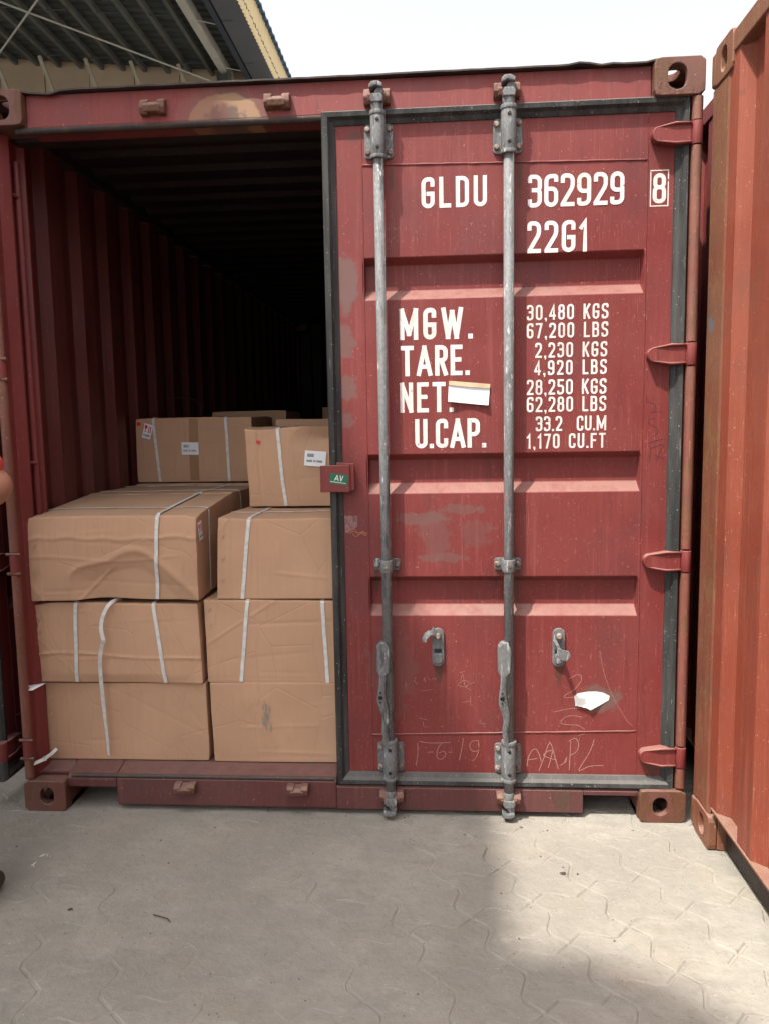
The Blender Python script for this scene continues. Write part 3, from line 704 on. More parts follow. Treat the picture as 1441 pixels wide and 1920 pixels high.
        B(mb, 'hole_dark_disc', m_lblk)  # black discs painted as the dark inside the holes
        # handle retainer on the panel
        kx = 1.563 if ri == 0 else 1.992; kz = 0.632
        mb = new(); mb.prism(rrect(kx-.022, kx+.022, kz-.072, kz+.070, .021, 8), 'y', 0.036, 0.044)
        mb.prism(rrect(kx-.015, kx+.015, kz-.058, kz-.022, .010, 6), 'y', 0.026, 0.0375)
        B(mb, 'handle_retainer', m_galv, bevel=0.003)
        mb = new(); mb.tube([(kx, .037, kz+.043), (kx, .022, kz+.043), (kx, .018, kz+.043)], [.011, .0105, .007], 16); B(mb, 'bolt', m_bolt)
        mb = new(); mb.box(kx-.014, kx+.014, .0345, .0365, kz-.020, kz-.006); B(mb, 'slot_dark_plate', m_lblk)  # black plate painted as the dark inside the slot opening
        mb = new()
        if ri == 0:
            pts = [(kx-.012, .024, kz+.050), (kx-.026, .016, kz+.056), (kx-.036, .008, kz+.052), (kx-.044, .000, kz+.040), (kx-.046, -.004, kz+.028)]
            mb.ribbon(pts, .028, [(.2, -.6, .8), (0, -.5, .85), (-.3, -.5, .8), (-.7, -.5, .4), (-.9, -.4, .1)], .005)
            mb.prism([(kx-.032, kz+.052), (kx-.016, kz+.080), (kx-.014, kz+.078), (kx-.008, kz+.050)], 'y', .012, .020)
        else:
            mb.prism([(kx-.016, kz+.022), (kx+.004, kz+.012), (kx+.022, kz+.010), (kx+.030, kz-.008), (kx+.016, kz-.028), (kx-.006, kz-.022), (kx-.018, kz-.006)], 'y', -.042, -.036)
            mb.prism([(kx-.022, kz+.030), (kx-.010, kz+.030), (kx+.006, kz-.006), (kx-.008, kz-.012)], 'y', -.038, .034)
        B(mb, 'retainer_catch', m_galv, bevel=0.002)
    # hinges
    for zc in (2.358, 1.650, 0.946, 0.240):
        mb = new(); w = .034
        # pressed blade, rounded at its free end, raised rim top and bottom
        out = [(2.402, zc+w-.002), (2.352, zc+w-.001)] + [(2.298 + .022*math.cos(a)-.0, zc + (w-.010)*math.sin(a)) for a in np.linspace(PI/2, 1.5*PI, 9)] + [(2.352, zc-w+.001), (2.402, zc-w+.002)]
        mb.prism(out, 'y', 0.010, 0.046)
        B(mb, 'hinge', m_red, bevel=0.005, seg=3)
        mb = new()
        up = [(2.400, 0.008, zc+w-.004), (2.350, 0.006, zc+w-.003)] + [(2.298 + .019*math.cos(a), 0.0125, zc + (w-.012)*math.sin(a)) for a in np.linspace(PI/2, 1.5*PI, 11)] + [(2.350, 0.006, zc-w+.003), (2.400, 0.008, zc-w+.004)]
        mb.tube(up, [.0048, .0046] + [.0030]*11 + [.0046, .0048], 8); B(mb, 'hinge_rim', m_red)
        mb = new(); mb.tube([(2.419, 0.018, zc-.036), (2.419, 0.018, zc+.036)], 0.0185, 18); B(mb, 'hinge_knuckle', m_red, bevel=0.001)
    return door
door_r = build_door(False, 'closed right door with the white weights and serial lettering')
door_l = build_door(True, 'left door swung open and folded back along the side')
hp = Vector((-0.045, -0.005, 0))
door_l.matrix_local = Matrix.Translation(hp) @ Matrix.Rotation(math.radians(90), 4, 'Z') @ Matrix.Translation(-Vector((0.03, 0.0, 0)))
# hinge posts: round bars between the hinge knuckles (both sides), and their lugs
for s_ in (0, 1):
    segs = [(0.1285, 0.198), (0.284, 0.905), (0.990, 1.608), (1.692, 2.318), (2.398, 2.470)]
    for (a, b) in segs:
        mb = new(); x = 2.419 if s_ else 0.019
        mb.tube([(x, 0.018, a), (x, 0.018, b)], 0.0165, 16); mb.box(x-.012, x+.012, .02, .05, a+.004, b-.004)
        mb.build('hinge_bar', m_rod, box_c, bevel=0.001)
    if not s_:
        for zc in (2.358, 1.650, 0.946, 0.240):
            mb = new(); mb.tube([(0.019, 0.018, zc-.032), (0.019, 0.018, zc+.032)], 0.0195, 16); mb.build('hinge_knuckle', m_red, box_c)
            for dz in (-.036, .036):
                mb = new(); mb.tube([(-0.006, 0.006, zc+dz), (0.046, 0.006, zc+dz)], 0.0065, 8); mb.build('hinge_lug', m_cast, box_c, bevel=.001)

# lock plate with the green sticker
mb = new(); mb.prism([(1.157, 1.199), (1.158, 1.292), (1.262, 1.294), (1.262, 1.198)], 'y', 0.002, 0.012)
mb.prism([(1.215, 1.196), (1.215, 1.302), (1.276, 1.298), (1.277, 1.204)], 'y', 0.0125, 0.020); mb.box(1.245, 1.272, .020, .0445, 1.205, 1.292)
recalc(mb.build('lock_plate', m_red, door_r, bevel=0.002))
def rot2(cx, cz, a):
    ca, sa = math.cos(a), math.sin(a)
    return lambda x, y, z: (cx + x*ca - z*sa, y, cz + x*sa + z*ca)
T = rot2(1.2235, 1.244, math.radians(-9))
mb = new(); v = [T(x, y, z) for x, y, z in [(a, b, c) for b in (0.0012, 0.002) for (a, c) in ((-.031, -.018), (.031, -.018), (.031, .018), (-.031, .018))]]
mb.add(v, [(0,1,2,3), (7,6,5,4), (0,4,5,1), (1,5,6,2), (2,6,7,3), (3,7,4,0)]); recalc(mb.build('sticker', m_green, door_r))
mb = new(); text(mb, 'AV', -.015, .015, -.006, .020, .0028, 0.0009, lw=.62, T=T)
x = -.028
while x < .027:
    w = random.uniform(.0015, .004); mb.add([T(x, .0008, -.0125), T(x+w, .0008, -.0125), T(x+w, .0008, -.0100), T(x, .0008, -.0100)], [(0,1,2,3)]); x += w + .0009
mb.build('sticker_print', m_white, door_r)

# white stencilled lettering
Y = 0.0447
def words(rows, lw):
    for (s_, x0, x1, z0, z1, th) in rows:
        h = z1-z0; cw = h*lw-th
        wd = [h*lw*0.75 if c == ' ' else th if c in '.,' else GL[c][0]*cw+th for c in s_]
        gap = (x1-x0-sum(wd))/max(1, len(s_)-1); x = x0; cur = ''; cx = x0; n_ = 0
        for c, w in zip(s_ + ' ', wd + [0]):
            if c == ' ':
                if cur: mb = new(); text(mb, cur, cx, x-gap, z0, h, th, Y, lw=lw); mb.build('lettering', m_white, door_r)
                cur = ''; cx = x + w + gap
            else: cur += c
            x += w + gap
words([('GLDU', 1.521, 1.741, 2.160, 2.261, .0135), ('362929', 1.878, 2.196, 2.150, 2.256, .0135), ('22G1', 1.877, 2.080, 2.001, 2.105, .0135)], .435)
words([('8', 2.289, 2.332, 2.149, 2.245, .013)], .45)
words([('MGW.', 1.441, 1.692, 1.722, 1.829, .0155), ('TARE.', 1.443, 1.681, 1.598, 1.702, .0150), ('NET.', 1.439, 1.625, 1.472, 1.576, .0145), ('U.CAP.', 1.490, 1.737, 1.347, 1.449, .0145)], .42)
words([('30,480 KGS', 1.876, 2.150, 1.778, 1.829, .0068), ('67,200 LBS', 1.876, 2.150, 1.717, 1.768, .0068), ('2,230 KGS', 1.905, 2.148, 1.651, 1.702, .0068),
       ('4,920 LBS', 1.902, 2.147, 1.592, 1.642, .0068), ('28,250 KGS', 1.877, 2.147, 1.525, 1.577, .0068), ('62,280 LBS', 1.877, 2.147, 1.466, 1.518, .0068),
       ('33.2  CU.M', 1.908, 2.148, 1.400, 1.451, .0068), ('1,170 CU.FT', 1.877, 2.147, 1.340, 1.391, .0068)], .44)
mb = new(); t_ = .0035; a, b, c, d = 2.280, 2.341, 2.139, 2.256
for (x0, x1, z0, z1) in ((a, b, c, c+t_), (a, b, d-t_, d), (a, a+t_, c+t_, d-t_), (b-t_, b, c+t_, d-t_)):
    mb.add([(x0, Y-.0003, z0), (x1, Y-.0003, z0), (x1, Y-.0003, z1), (x0, Y-.0003, z1)], [(0,1,2,3)])
mb.build('lettering_frame', m_white, door_r)

# chalk and marker scrawls
def scrawl(name, strokes, w, mat, y=0.0446, parent=None):
    lay = 0
    for st in strokes:
        mb = new()
        P = [Vector(p) for p in st]
        if len(P) > 2:                                        # smooth by Catmull-Rom
            Q = []
            for i in range(len(P)-1):
                p0, p1, p2, p3 = P[max(i-1, 0)], P[i], P[i+1], P[min(i+2, len(P)-1)]
                for k in range(6):
                    u = k/6; Q.append(0.5*((2*p1) + (p2-p0)*u + (2*p0-5*p1+4*p2-p3)*u*u + (3*p1-p0-3*p2+p3)*u**3))
            P = Q + [P[-1]]
        for q in stroke2d(P, False, w):
            mb.add([(p.x, y - lay*.00004, p.y) for p in q], [(0,1,2,3)])
        lay += 1
        mb.build(name, mat, parent or door_r)

scrawl('chalk_writing', [[(1.4837, 0.2679), (1.4855, 0.2322), (1.478, 0.1814)], [(1.4906, 0.2739), (1.5247, 0.2684), (1.5588, 0.2688), (1.6043, 0.2712)], [(1.5215, 0.2327), (1.5414, 0.2341)], [(1.573, 0.269), (1.5586, 0.2451), (1.5555, 0.2153), (1.5697, 0.2066), (1.5869, 0.2217), (1.5813, 0.2365), (1.5613, 0.2303)], [(1.5983, 0.2337), (1.6125, 0.2351)], [(1.6525, 0.2889), (1.6467, 0.2522), (1.6367, 0.2033)], [(1.7033, 0.2795), (1.6835, 0.2763), (1.675, 0.2584), (1.6834, 0.2408), (1.7032, 0.241), (1.7089, 0.2589), (1.7061, 0.2795), (1.7071, 0.2411), (1.6946, 0.2113), (1.6832, 0.2022)]], .0024, m_chalk)
scrawl('chalk_writing', [[(1.8834, 0.1843), (1.8861, 0.214), (1.9, 0.2437), (1.9139, 0.2497), (1.9252, 0.2322), (1.9337, 0.2028)], [(1.8833, 0.208), (1.9197, 0.2144)], [(1.9255, 0.1672), (1.9421, 0.2147), (1.964, 0.2739), (1.9811, 0.2271), (1.9954, 0.1742)], [(1.9591, 0.1795), (1.9726, 0.2446), (1.942, 0.2265), (1.9868, 0.2095)], [(2.0009, 0.189), (2.0147, 0.1981), (2.0257, 0.2218), (2.0203, 0.1982)], [(2.0345, 0.1718), (2.0367, 0.2278), (2.039, 0.2807)], [(2.0318, 0.2806), (2.0527, 0.2925), (2.0668, 0.2752), (2.0616, 0.2458), (2.0395, 0.2279)], [(2.1227, 0.2894), (2.1059, 0.24), (2.0688, 0.1715), (2.1065, 0.1876), (2.1559, 0.1914)]], .0028, m_chalk)
scrawl('chalk_writing', [[(2.0305, 0.5136), (2.0563, 0.5288), (2.0736, 0.5259), (2.071, 0.5018), (2.0453, 0.4714), (2.0166, 0.453), (2.0195, 0.4439), (2.0513, 0.4472)], [(1.9776, 0.39), (2.0228, 0.4014), (2.072, 0.4061)], [(2.0811, 0.3714), (2.0463, 0.3772), (2.0173, 0.3708), (2.0029, 0.3493), (2.0292, 0.3434), (2.064, 0.3407), (2.0886, 0.3257)], [(2.0645, 0.3009), (2.0876, 0.3104)]], .0020, m_chalk)
scrawl('chalk_marks', [[(1.6425, 0.5044), (1.651, 0.5277), (1.6592, 0.4871), (1.6787, 0.4698)], [(1.6311, 0.4869), (1.6509, 0.5045), (1.6733, 0.4988), (1.662, 0.4813), (1.6339, 0.4869)], [(1.6398, 0.5334), (1.6567, 0.5393)], [(1.6788, 0.493), (1.6957, 0.5019)], [(1.4821, 0.5179), (1.4763, 0.5033), (1.4875, 0.4917)], [(1.5102, 0.5035), (1.5131, 0.5152), (1.5158, 0.4978)], [(1.5217, 0.5211), (1.5328, 0.5037)], [(1.5385, 0.5096), (1.5554, 0.5126)], [(1.5041, 0.4656), (1.5437, 0.4717)], [(1.6504, 0.4229), (1.6786, 0.429)], [(1.6786, 0.4465), (1.6796, 0.4114)], [(1.7067, 0.4438), (1.7123, 0.4467)], [(1.7148, 0.3591), (1.712, 0.3473), (1.7316, 0.3428)], [(1.4916, 0.3627), (1.5199, 0.3571)], [(1.5057, 0.351), (1.5083, 0.3333), (1.5196, 0.3276)], [(1.8983, 0.6182), (1.9066, 0.6125)], [(1.9232, 0.6143), (1.9314, 0.6183), (1.9397, 0.6126)], [(1.5708, 0.334), (1.5792, 0.3282)]], .0014, m_chalk)
scrawl('chalk_marks', [[(2.1384, 0.6162), (2.1538, 0.5384), (2.1838, 0.4543), (2.2311, 0.3699), (2.2575, 0.3398)]], .0012, m_chalk)
scrawl('marker_writing', [[(2.285, 1.5148), (2.2854, 1.4936), (2.3042, 1.4886), (2.3138, 1.4742), (2.3048, 1.4602), (2.2979, 1.4556)], [(2.2978, 1.458), (2.3374, 1.4587)], [(2.3123, 1.4365), (2.2937, 1.4344), (2.294, 1.4178), (2.3176, 1.4056), (2.3226, 1.3889), (2.3112, 1.3796)], [(2.2907, 1.3513), (2.3232, 1.3627), (2.3442, 1.3657)], [(2.2932, 1.3441), (2.3005, 1.3321), (2.2944, 1.2867)], [(2.3004, 1.3345), (2.3422, 1.3481), (2.3289, 1.3173), (2.3203, 1.2816)], [(2.3173, 1.3103), (2.3481, 1.2979)]], .0022, m_ink)
scrawl('orange_scrawl', [[(1.2385, 1.0662), (1.2515, 1.0468), (1.2711, 1.0621), (1.284, 1.0408), (1.2997, 1.0541), (1.3108, 1.0387), (1.2918, 1.0465), (1.2763, 1.035), (1.2611, 1.0467)], [(1.2517, 1.0545), (1.3187, 1.0463)]], .0018, m_copper, y=.0440)

mb = new(); mb.prism([(1.2357, 1.1104), (1.2816, 1.11), (1.2808, 1.0697), (1.262, 1.060), (1.2381, 1.0469)], 'y', .0441, .0445)
recalc(mb.build('tape_residue', m_film, door_r))
# torn white paper stuck low on the door: an uneven sheet lifting at its lower edge
PT = [(2.0485, 0.4509), (2.0635, 0.4609), (2.0955, 0.4671), (2.1280, 0.4680), (2.1519, 0.4636), (2.1747, 0.4519), (2.1711, 0.4361), (2.1432, 0.42), (2.1057, 0.4038), (2.0924, 0.4096), (2.0526, 0.4172)]
PY = [.044, .044, .044, .044, .044, .044, .044, .042, .030, .034, .038]
mb = new(); c = (2.11, .0425, .437)
mb.add([c] + [(a, y, b) for (a, b), y in zip(PT, PY)], [(0, 1+i, 1+(i+1) % 11) for i in range(11)])
o = mb.build('torn_paper', m_wplain, door_r); q = o.modifiers.new('th', 'SOLIDIFY'); q.thickness = .0005
# paper note taped over the lettering: a thin sheet, its top folded and yellowed
mb = new(); n = 12; vs = []
for i in range(n+1):
    u = i/n; x0_ = 1.6096 + (1.7513-1.6096)*u; x1_ = 1.6054 + (1.7438-1.6054)*u; zt = 1.5791 + (1.5652-1.5791)*u; zb = 1.5076 + (1.4922-1.5076)*u
    for j, w in enumerate((0, .2, .22, .6, 1)):
        z = zt + (zb-zt)*w; y = .0405 - (.003 if j in (1,) else 0) - .010*w*w - .004*math.sin(u*5+w*2)*w
        if j >= 2: y += .002
        vs.append((x0_ + (x1_-x0_)*w, y, z))
fs1 = []; fs2 = []
for i in range(n):
    for j in range(4): (fs1 if j == 0 else fs2).append((i*5+j, i*5+j+1, i*5+5+j+1, i*5+5+j))
mb.add(vs, fs2 + fs1); mb.m = [0]*len(fs2) + [1]*len(fs1)
o = mb.build('paper_note', [m_paper, m_note], door_r); q = o.modifiers.new('th', 'SOLIDIFY'); q.thickness = .0005; q.offset = 1

# ------------------------------------------------------------------ cardboard boxes
class Carton:
    def __init__(s, L, D, H, seed, amp=1.0, special=None):
        s.L, s.D, s.H, s.amp, s.special = L, D, H, amp, special
        r = np.random.RandomState(seed); s.r = r
        s.waves = [(r.uniform(-1, 1, 3)*w, r.uniform(0, 6.28, 3), a) for w, a in [(5, .0016)]*4 + [(16, .0005)]*4 + [(45, .0003)]*5]
        s.cre = []
        for _ in range(12):      # vertical creases across the front / sides
            s.cre.append(('v', r.uniform(.05, .95)*L, r.uniform(-.12, .12), r.uniform(.0055, .009), r.choice([-1, 1])*r.uniform(.0012, .0034), r.uniform(0, .8), r.uniform(.3, 1.2)))
        for _ in range(5):
            s.cre.append(('h', r.uniform(.1, .9)*H, r.uniform(-.12, .12), r.uniform(.006, .010), r.choice([-1, 1])*r.uniform(.0008, .0022), r.uniform(0, .7), r.uniform(.3, 1.2)))
        for _ in range(5):      # diagonal corner crumples
            s.cre.append(('d', r.randint(4), r.uniform(.03, .17), r.uniform(.0055, .009), r.choice([-1, 1])*r.uniform(.001, .0028), r.uniform(.5, 2), 0))
        s.cre.append(('v', .068*L, 0, .005, -.0016, -.5, 1.5)); s.cre.append(('h', .045*H, 0, .005, .0012, -.5, 1.5))
        s.bul = r.uniform(-.004, .008)
        s.skew = r.uniform(-.010, .010, 2)
    def warp(s, P):
        P = np.array(P, float); L, D, H = s.L, s.D, s.H
        u, v, w = P[:, 0]/L, P[:, 1]/D, P[:, 2]/H
        d = np.zeros_like(P)
        for k, ph, a in s.waves:
            arg = P @ k
            for ax in range(3): d[:, ax] += a*s.amp*np.sin(arg*1.0 + ph[ax])
        front = np.clip(1 - v*3.5, 0, 1)
        d[:, 1] -= front*s.bul*np.sin(PI*np.clip(u, 0, 1))*np.sin(PI*np.clip(w, 0, 1))*s.amp
        X, Z = P[:, 0], P[:, 2]
        for c in s.cre:
            if c[0] == 'v': dist = np.abs(X - c[1] - c[2]*(Z - H/2)); along = w
            elif c[0] == 'h': dist = np.abs(Z - c[1] - c[2]*(X - L/2)); along = u
            else:
                cx = 0 if c[1] in (0, 3) else L; cz = 0 if c[1] < 2 else H
                dist = np.abs(np.abs(X-cx)*c[5] + np.abs(Z-cz) - c[2]*1.3); along = np.full(len(P), .5)
            m = np.clip(1 - dist/c[3], 0, 1)
            if c[0] != 'd': m = m*np.clip((along - c[5])*12, 0, 1)*np.clip((c[6] - along)*12, 0, 1)
            d[:, 1] += front*m*c[4]*s.amp
        # softened and crushed corners
        ex = np.minimum(X, L - X); ez = np.minimum(Z, H - Z); ey = np.minimum(P[:, 1], D - P[:, 1])
        r_ = .0040
        for a, b, ia, ib in ((ex, ez, 0, 2), (ex, ey, 0, 1), (ey, ez, 1, 2)):
            m = np.clip(1 - np.hypot(a, b)/r_, 0, 1)*r_*.30
            for ax in (ia, ib): d[:, ax] += m*np.sign((L, D, H)[ax]/2 - P[:, ax])
        cr = np.exp(-np.sqrt(ex**2 + ez**2)/.03)
        for ax in range(3): d[:, ax] += cr*.0024*s.amp*np.sin(P @ np.array([31, 9, 37.]) + ax*2.1 + s.bul*900)
        d[:, 0] += s.skew[0]*(w-.5) ; d[:, 1] += s.skew[1]*(w-.5)*.5
        if s.special: s.special(P, u, v, w, d, front)
        out = P + d
        # stay resting on the base plane
        out[:, 2] = np.where(P[:, 2] < 1e-6, np.maximum(out[:, 2], 0) * (0.35 if not s.special else 1), out[:, 2])
        return out
def carton(label, x, y, z, L, D, H, seed, group, res=.0055, amp=1.0, rz=0.0, special=None, tape=False):
    H = H - .003; root = empty('cardboard_box', (x, y, z), label, 'cardboard box', group); root.rotation_euler.z = rz
    c = Carton(L, D, H, seed, amp, special)
    nx, ny, nz = max(2, round(L/res)), max(2, round(D/(res*2.6))), max(2, round(H/res))
    idx = {}; V = []; Fc = []
    def vid(i, j, k):
        q = (i, j, k)
        if q not in idx: idx[q] = len(V); V.append((L*i/nx, D*j/ny, H*k/nz))
        return idx[q]
    for i in range(nx):
        for k in range(nz):
            Fc.append((vid(i,0,k), vid(i+1,0,k), vid(i+1,0,k+1), vid(i,0,k+1)))
            Fc.append((vid(i,ny,k), vid(i,ny,k+1), vid(i+1,ny,k+1), vid(i+1,ny,k)))
    for i in range(nx):
        for j in range(ny):
            Fc.append((vid(i,j,nz), vid(i+1,j,nz), vid(i+1,j+1,nz), vid(i,j+1,nz)))
            Fc.append((vid(i,j,0), vid(i,j+1,0), vid(i+1,j+1,0), vid(i+1,j,0)))
    for j in range(ny):
        for k in range(nz):
            Fc.append((vid(0,j,k), vid(0,j,k+1), vid(0,j+1,k+1), vid(0,j+1,k)))
            Fc.append((vid(nx,j,k), vid(nx,j+1,k), vid(nx,j+1,k+1), vid(nx,j,k+1)))
    W_ = c.warp(V)
    me = bpy.data.meshes.new('carton'); me.from_pydata(W_.tolist(), [], Fc); me.materials.append(m_card)
    try: me.shade_smooth()
    except Exception: pass
    me.set_sharp_from_angle(angle=math.radians(42)) if hasattr(me, 'set_sharp_from_angle') else None
    o = bpy.data.objects.new('carton', me); COL.objects.link(o); o.parent = root
    root['_'] = 0; del root['_']
    return root, c
def band(root, c, raw, nrm, w=.0135, name='strap', off=.0022, mat=None):
    """a strap laid over the warped carton along raw surface points"""
    P = []; Nn = []
    for (a, na), (b, nb) in zip(list(zip(raw, nrm))[:-1], list(zip(raw, nrm))[1:]):
        a = np.array(a, float); b = np.array(b, float); n = max(2, int(np.linalg.norm(b-a)/.02))
        for i in range(n):
            P.append(a + (b-a)*i/n); Nn.append(na if i else na)
    P.append(np.array(raw[-1], float)); Nn.append(nrm[-1])
    Wp = c.warp(P); Wp = np.array(Wp)
    # taut: light smoothing along the run
    Q = Wp.copy()
    for i in range(1, len(Wp)-1): Q[i] = (Wp[i-1] + 2*Wp[i] + Wp[i+1])/4
    pts = [Vector(q) + Vector(n)*off for q, n in zip(Q, Nn)]
    mb = new(); mb.ribbon(pts, w, [Vector(n) for n in Nn], .0012)
    return recalc(mb.build(name, mat or m_strap, root))
fN, tN, sN = (0, -1, 0), (0, 0, 1), (1, 0, 0)
def vstrap(root, c, ut, ub, off=.0022, back=None, ubk=None):
    L, D, H = c.L, c.D, c.H; e = (0, -.7, .7)
    raw = [(ub*L, 0, .003), (ut*L, 0, H-.006), (ut*L+.001, .006, H), ((ubk if ubk is not None else ut)*L, D-.01, H)]
    return band(root, c, raw, [fN, fN, tN, tN], off=off)
def hstrap(root, c, v, side=True, w=.012, tilt=0.0):
    L, D, H = c.L, c.D, c.H
    raw = [(.004, v*D, H), (L-.006, (v+tilt)*D, H)]; nn = [tN, tN]
    if side: raw += [(L, (v+tilt)*D, H-.006), (L, (v+tilt)*D + .0, .01)]; nn += [sN, sN]
    return band(root, c, raw, nn, w=w)
def sheet(root, T, w, h, mat, name='shipping_label', th=.0006):
    mb = new(); mb.add([T(a, d, b) for d in (0, -th) for a, b in ((-w/2, -h/2), (w/2, -h/2), (w/2, h/2), (-w/2, h/2))], [(0,1,2,3), (7,6,5,4), (0,4,5,1), (1,5,6,2), (2,6,7,3), (3,7,4,0)])
    return recalc(mb.build(name, mat, root))
def surfT(c, u, w, ang, face='f', off=.0035):
    """frame lying on the warped front ('f') or right side ('s') at u,w"""
    ca, sa = math.cos(ang), math.sin(ang)
    if face == 'f':
        P = c.warp([(u*c.L-.03, 0, w*c.H), (u*c.L+.03, 0, w*c.H), (u*c.L, 0, w*c.H-.02), (u*c.L, 0, w*c.H+.02), (u*c.L, 0, w*c.H)])
    else:
        P = c.warp([(c.L, u*c.D-.02, w*c.H), (c.L, u*c.D+.02, w*c.H), (c.L, u*c.D, w*c.H-.02), (c.L, u*c.D, w*c.H+.02), (c.L, u*c.D, w*c.H)])
    ex = Vector(P[1]-P[0]).normalized(); ez = Vector(P[3]-P[2]); ez = (ez - ex*ez.dot(ex)).normalized(); nn = ex.cross(ez)   # outward
    o = Vector(P[4]) + nn*off
    def T(x, y, z): return tuple(o + ex*(x*ca - z*sa) + ez*(x*sa + z*ca) - nn*y)
    return T
def staples(root, c, ws, u=.035):
    for w in ws:
        for k in (0, .007):
            p = c.warp([(u*c.L-.006, 0, w*c.H-k), (u*c.L+.006, 0, w*c.H+.009-k)])
            mb = new(); mb.tube([Vector(q) + Vector((0, -.0015, 0)) for q in p], .0008, 5)
            mb.build('staple', m_staple, root)
def fragile(root, c, u, w, ang, face='f', s=1.0):
    T = surfT(c, u, w, ang, face)
    sheet(root, T, .042*s, .070*s, m_paper, 'fragile_label')
    T2 = lambda x, y, z: T(x*s, y - .0009, z*s)
    mb = new()
    def q(pts): mb.add([T2(a, 0, b) for a, b in pts], [tuple(range(len(pts)))])
    q([(-.017, .028), (-.003, .028), (-.004, .014), (-.010, .008), (-.016, .014)]); q([(-.0115, .010), (-.0085, .010), (-.0085, -.002), (-.0115, -.002)]); q([(-.015, -.004), (-.005, -.004), (-.005, -.001), (-.015, -.001)])
    q([(.003, -.006), (.0075, -.006), (.0075, .026), (.003, .026)]); q([(.0115, -.006), (.016, -.006), (.016, .026), (.0115, .026)])
    mb.build('fragile_print', m_lred, root)
    mb = new(); text(mb, 'fragile', -.016*s, .016*s, -.024*s, .011*s, .0018*s, -.0009, lw=.5, T=T)
    mb.build('fragile_print', m_lblue, root)
def shiplabel(root, c, u, w, ang, l1, wd, ht):
    T = surfT(c, u, w, ang, 'f', .004)
    sheet(root, T, wd, ht, m_paper)
    mb = new(); k = wd/.095
    text(mb, l1, -.038*k, -.006*k, .006*k, .014*k, .0017*k, -.0010, lw=.5, T=T)
    text(mb, 'MADE IN CHINA', -.038*k, .034*k, -.016*k, .010*k, .0013*k, -.0010, lw=.5, T=T)
    mb.build('label_print', m_lblk, root)

FG = 'boxes on the front face of the load'
def spE(P, u, v, w, d, front):
    f2 = np.clip(1 - v*2.2, 0, 1)
    cr = .74 + .012*np.sin(u*9) + .010*np.sin(u*31)
    d[:, 1] += np.clip((w - cr)/(1-cr), 0, 1)*.009*f2 - .003*f2*np.clip(1-np.abs(w-cr)/.03, 0, 1)
    e = np.sqrt(((u-.62+.10*w)/.35)**2 + (np.clip(w, 0, 1)/.55)**2) + .05*np.sin(u*17) + .05*np.sin(w*11+u*6)
    d[:, 1] += f2*np.clip(1.0-e, 0, .30)*.050
    d[:, 1] -= f2*.004*np.exp(-((e-1.03)/.06)**2)
    h = .50 + .03*np.sin(u*7+1)
    d[:, 1] -= f2*.0026*np.clip(1-np.abs(w-h)/.022, 0, 1)*np.clip((.95-u)*8, 0, 1)
    e2 = np.clip(1 - np.abs((u-.30) - (w-.0)*.5 + .0)/.02, 0, 1)*np.clip((.45-w)*8, 0, 1); d[:, 1] -= f2*.004*e2
    d[:, 2] += np.clip(1-w*2, 0, 1)*f2*.010*np.exp(-((u-.47)/.18)**2)
    d[:, 2] += np.clip(w, 0, 1)*v*.036
    d[:, 2] -= np.clip(w, 0, 1)*.010*np.clip(1-v*8, 0, 1)*np.clip(1-(1-u)/.07, 0, 1)
    d[:, 2] -= np.clip(w, 0, 1)*.004*f2*np.exp(-(u/.06)**2)
def spC(P, u, v, w, d, front):
    d[:, 1] -= front*.004*np.clip(1-np.abs(w-.36-.02*np.sin(u*8)+.10*np.clip(u-.45, 0, 1))/.025, 0, 1)
    d[:, 1] += front*.010*np.clip(.12-w, 0, 1)/.12*np.clip(np.sin(PI*u), 0, 1)
    d[:, 2] -= np.clip(w, 0, 1)*.010*np.clip(1-v*6, 0, 1)*(np.exp(-(u/.1)**2))
def spH(P, u, v, w, d, front):
    e = np.sqrt(((u-.52)/.22)**2 + ((w-.84)/.20)**2)
    d[:, 1] += front*np.clip(1-e, 0, 1)*.035
    d[:, 1] += front*.006*np.clip(1-np.abs(u-.09)/.03, 0, 1)
    d[:, 2] -= np.clip(w, 0, 1)*.012*np.clip(1-v*6, 0, 1)*np.exp(-((u-.1)/.15)**2)

bA, cA = carton('bottom left cardboard box on the container floor, without straps of its own', .050, .100, .1602, .636, .50, .313, 1, FG)
staples(bA, cA, (.82, .60, .37, .12))
bB, cB = carton('bottom right cardboard box beside the door edge, with a pale scrape on its front', .703, .100, .1602, .640, .48, .312, 2, FG)
bC, cC = carton('middle box of the left stack, white straps down its creased front', .040, .078, .4745, .640, .50, .318, 3, FG, special=spC)
vstrap(bC, cC, .27, .235); vstrap(bC, cC, .735, .775); staples(bC, cC, (.80, .64, .40, .10))
bD, cD = carton('box with two white straps, second from the floor beside the door edge', .695, .100, .4735, .640, .48, .320, 4, FG)
vstrap(bD, cD, .262, .205); vstrap(bD, cD, .700, .712); staples(bD, cD, (.88, .68, .42))
bE, cE = carton('dented box with crushed front topping the left stack, fragile label at its right corner', .044, .058, .7945, .640, .53, .322, 5, FG, amp=0.9, special=spE)
vstrap(bE, cE, .775, .755, off=.0055); hstrap(bE, cE, .30); staples(bE, cE, (.66, .36, .06), .04)
fragile(bE, cE, .075, .80, 0.0, 's')
bF, cF = carton('strapped box third from the floor beside the door, under the box labelled XEB80', .750, .100, .7955, .640, .48, .308, 6, FG)
vstrap(bF, cF, .185, .150, ubk=.185); hstrap(bF, cF, .42, False); staples(bF, cF, (.78, .50, .24))
RG = 'boxes of the load behind the front row'
bE2, cE2 = carton('flat topped strapped box between the dented one and the one labelled XEB73', .044, .594, .7990, .640, .51, .355, 7, RG, res=.016)
hstrap(bE2, cE2, .22, tilt=.03); hstrap(bE2, cE2, .78, False); vstrap(bE2, cE2, .78, .78)
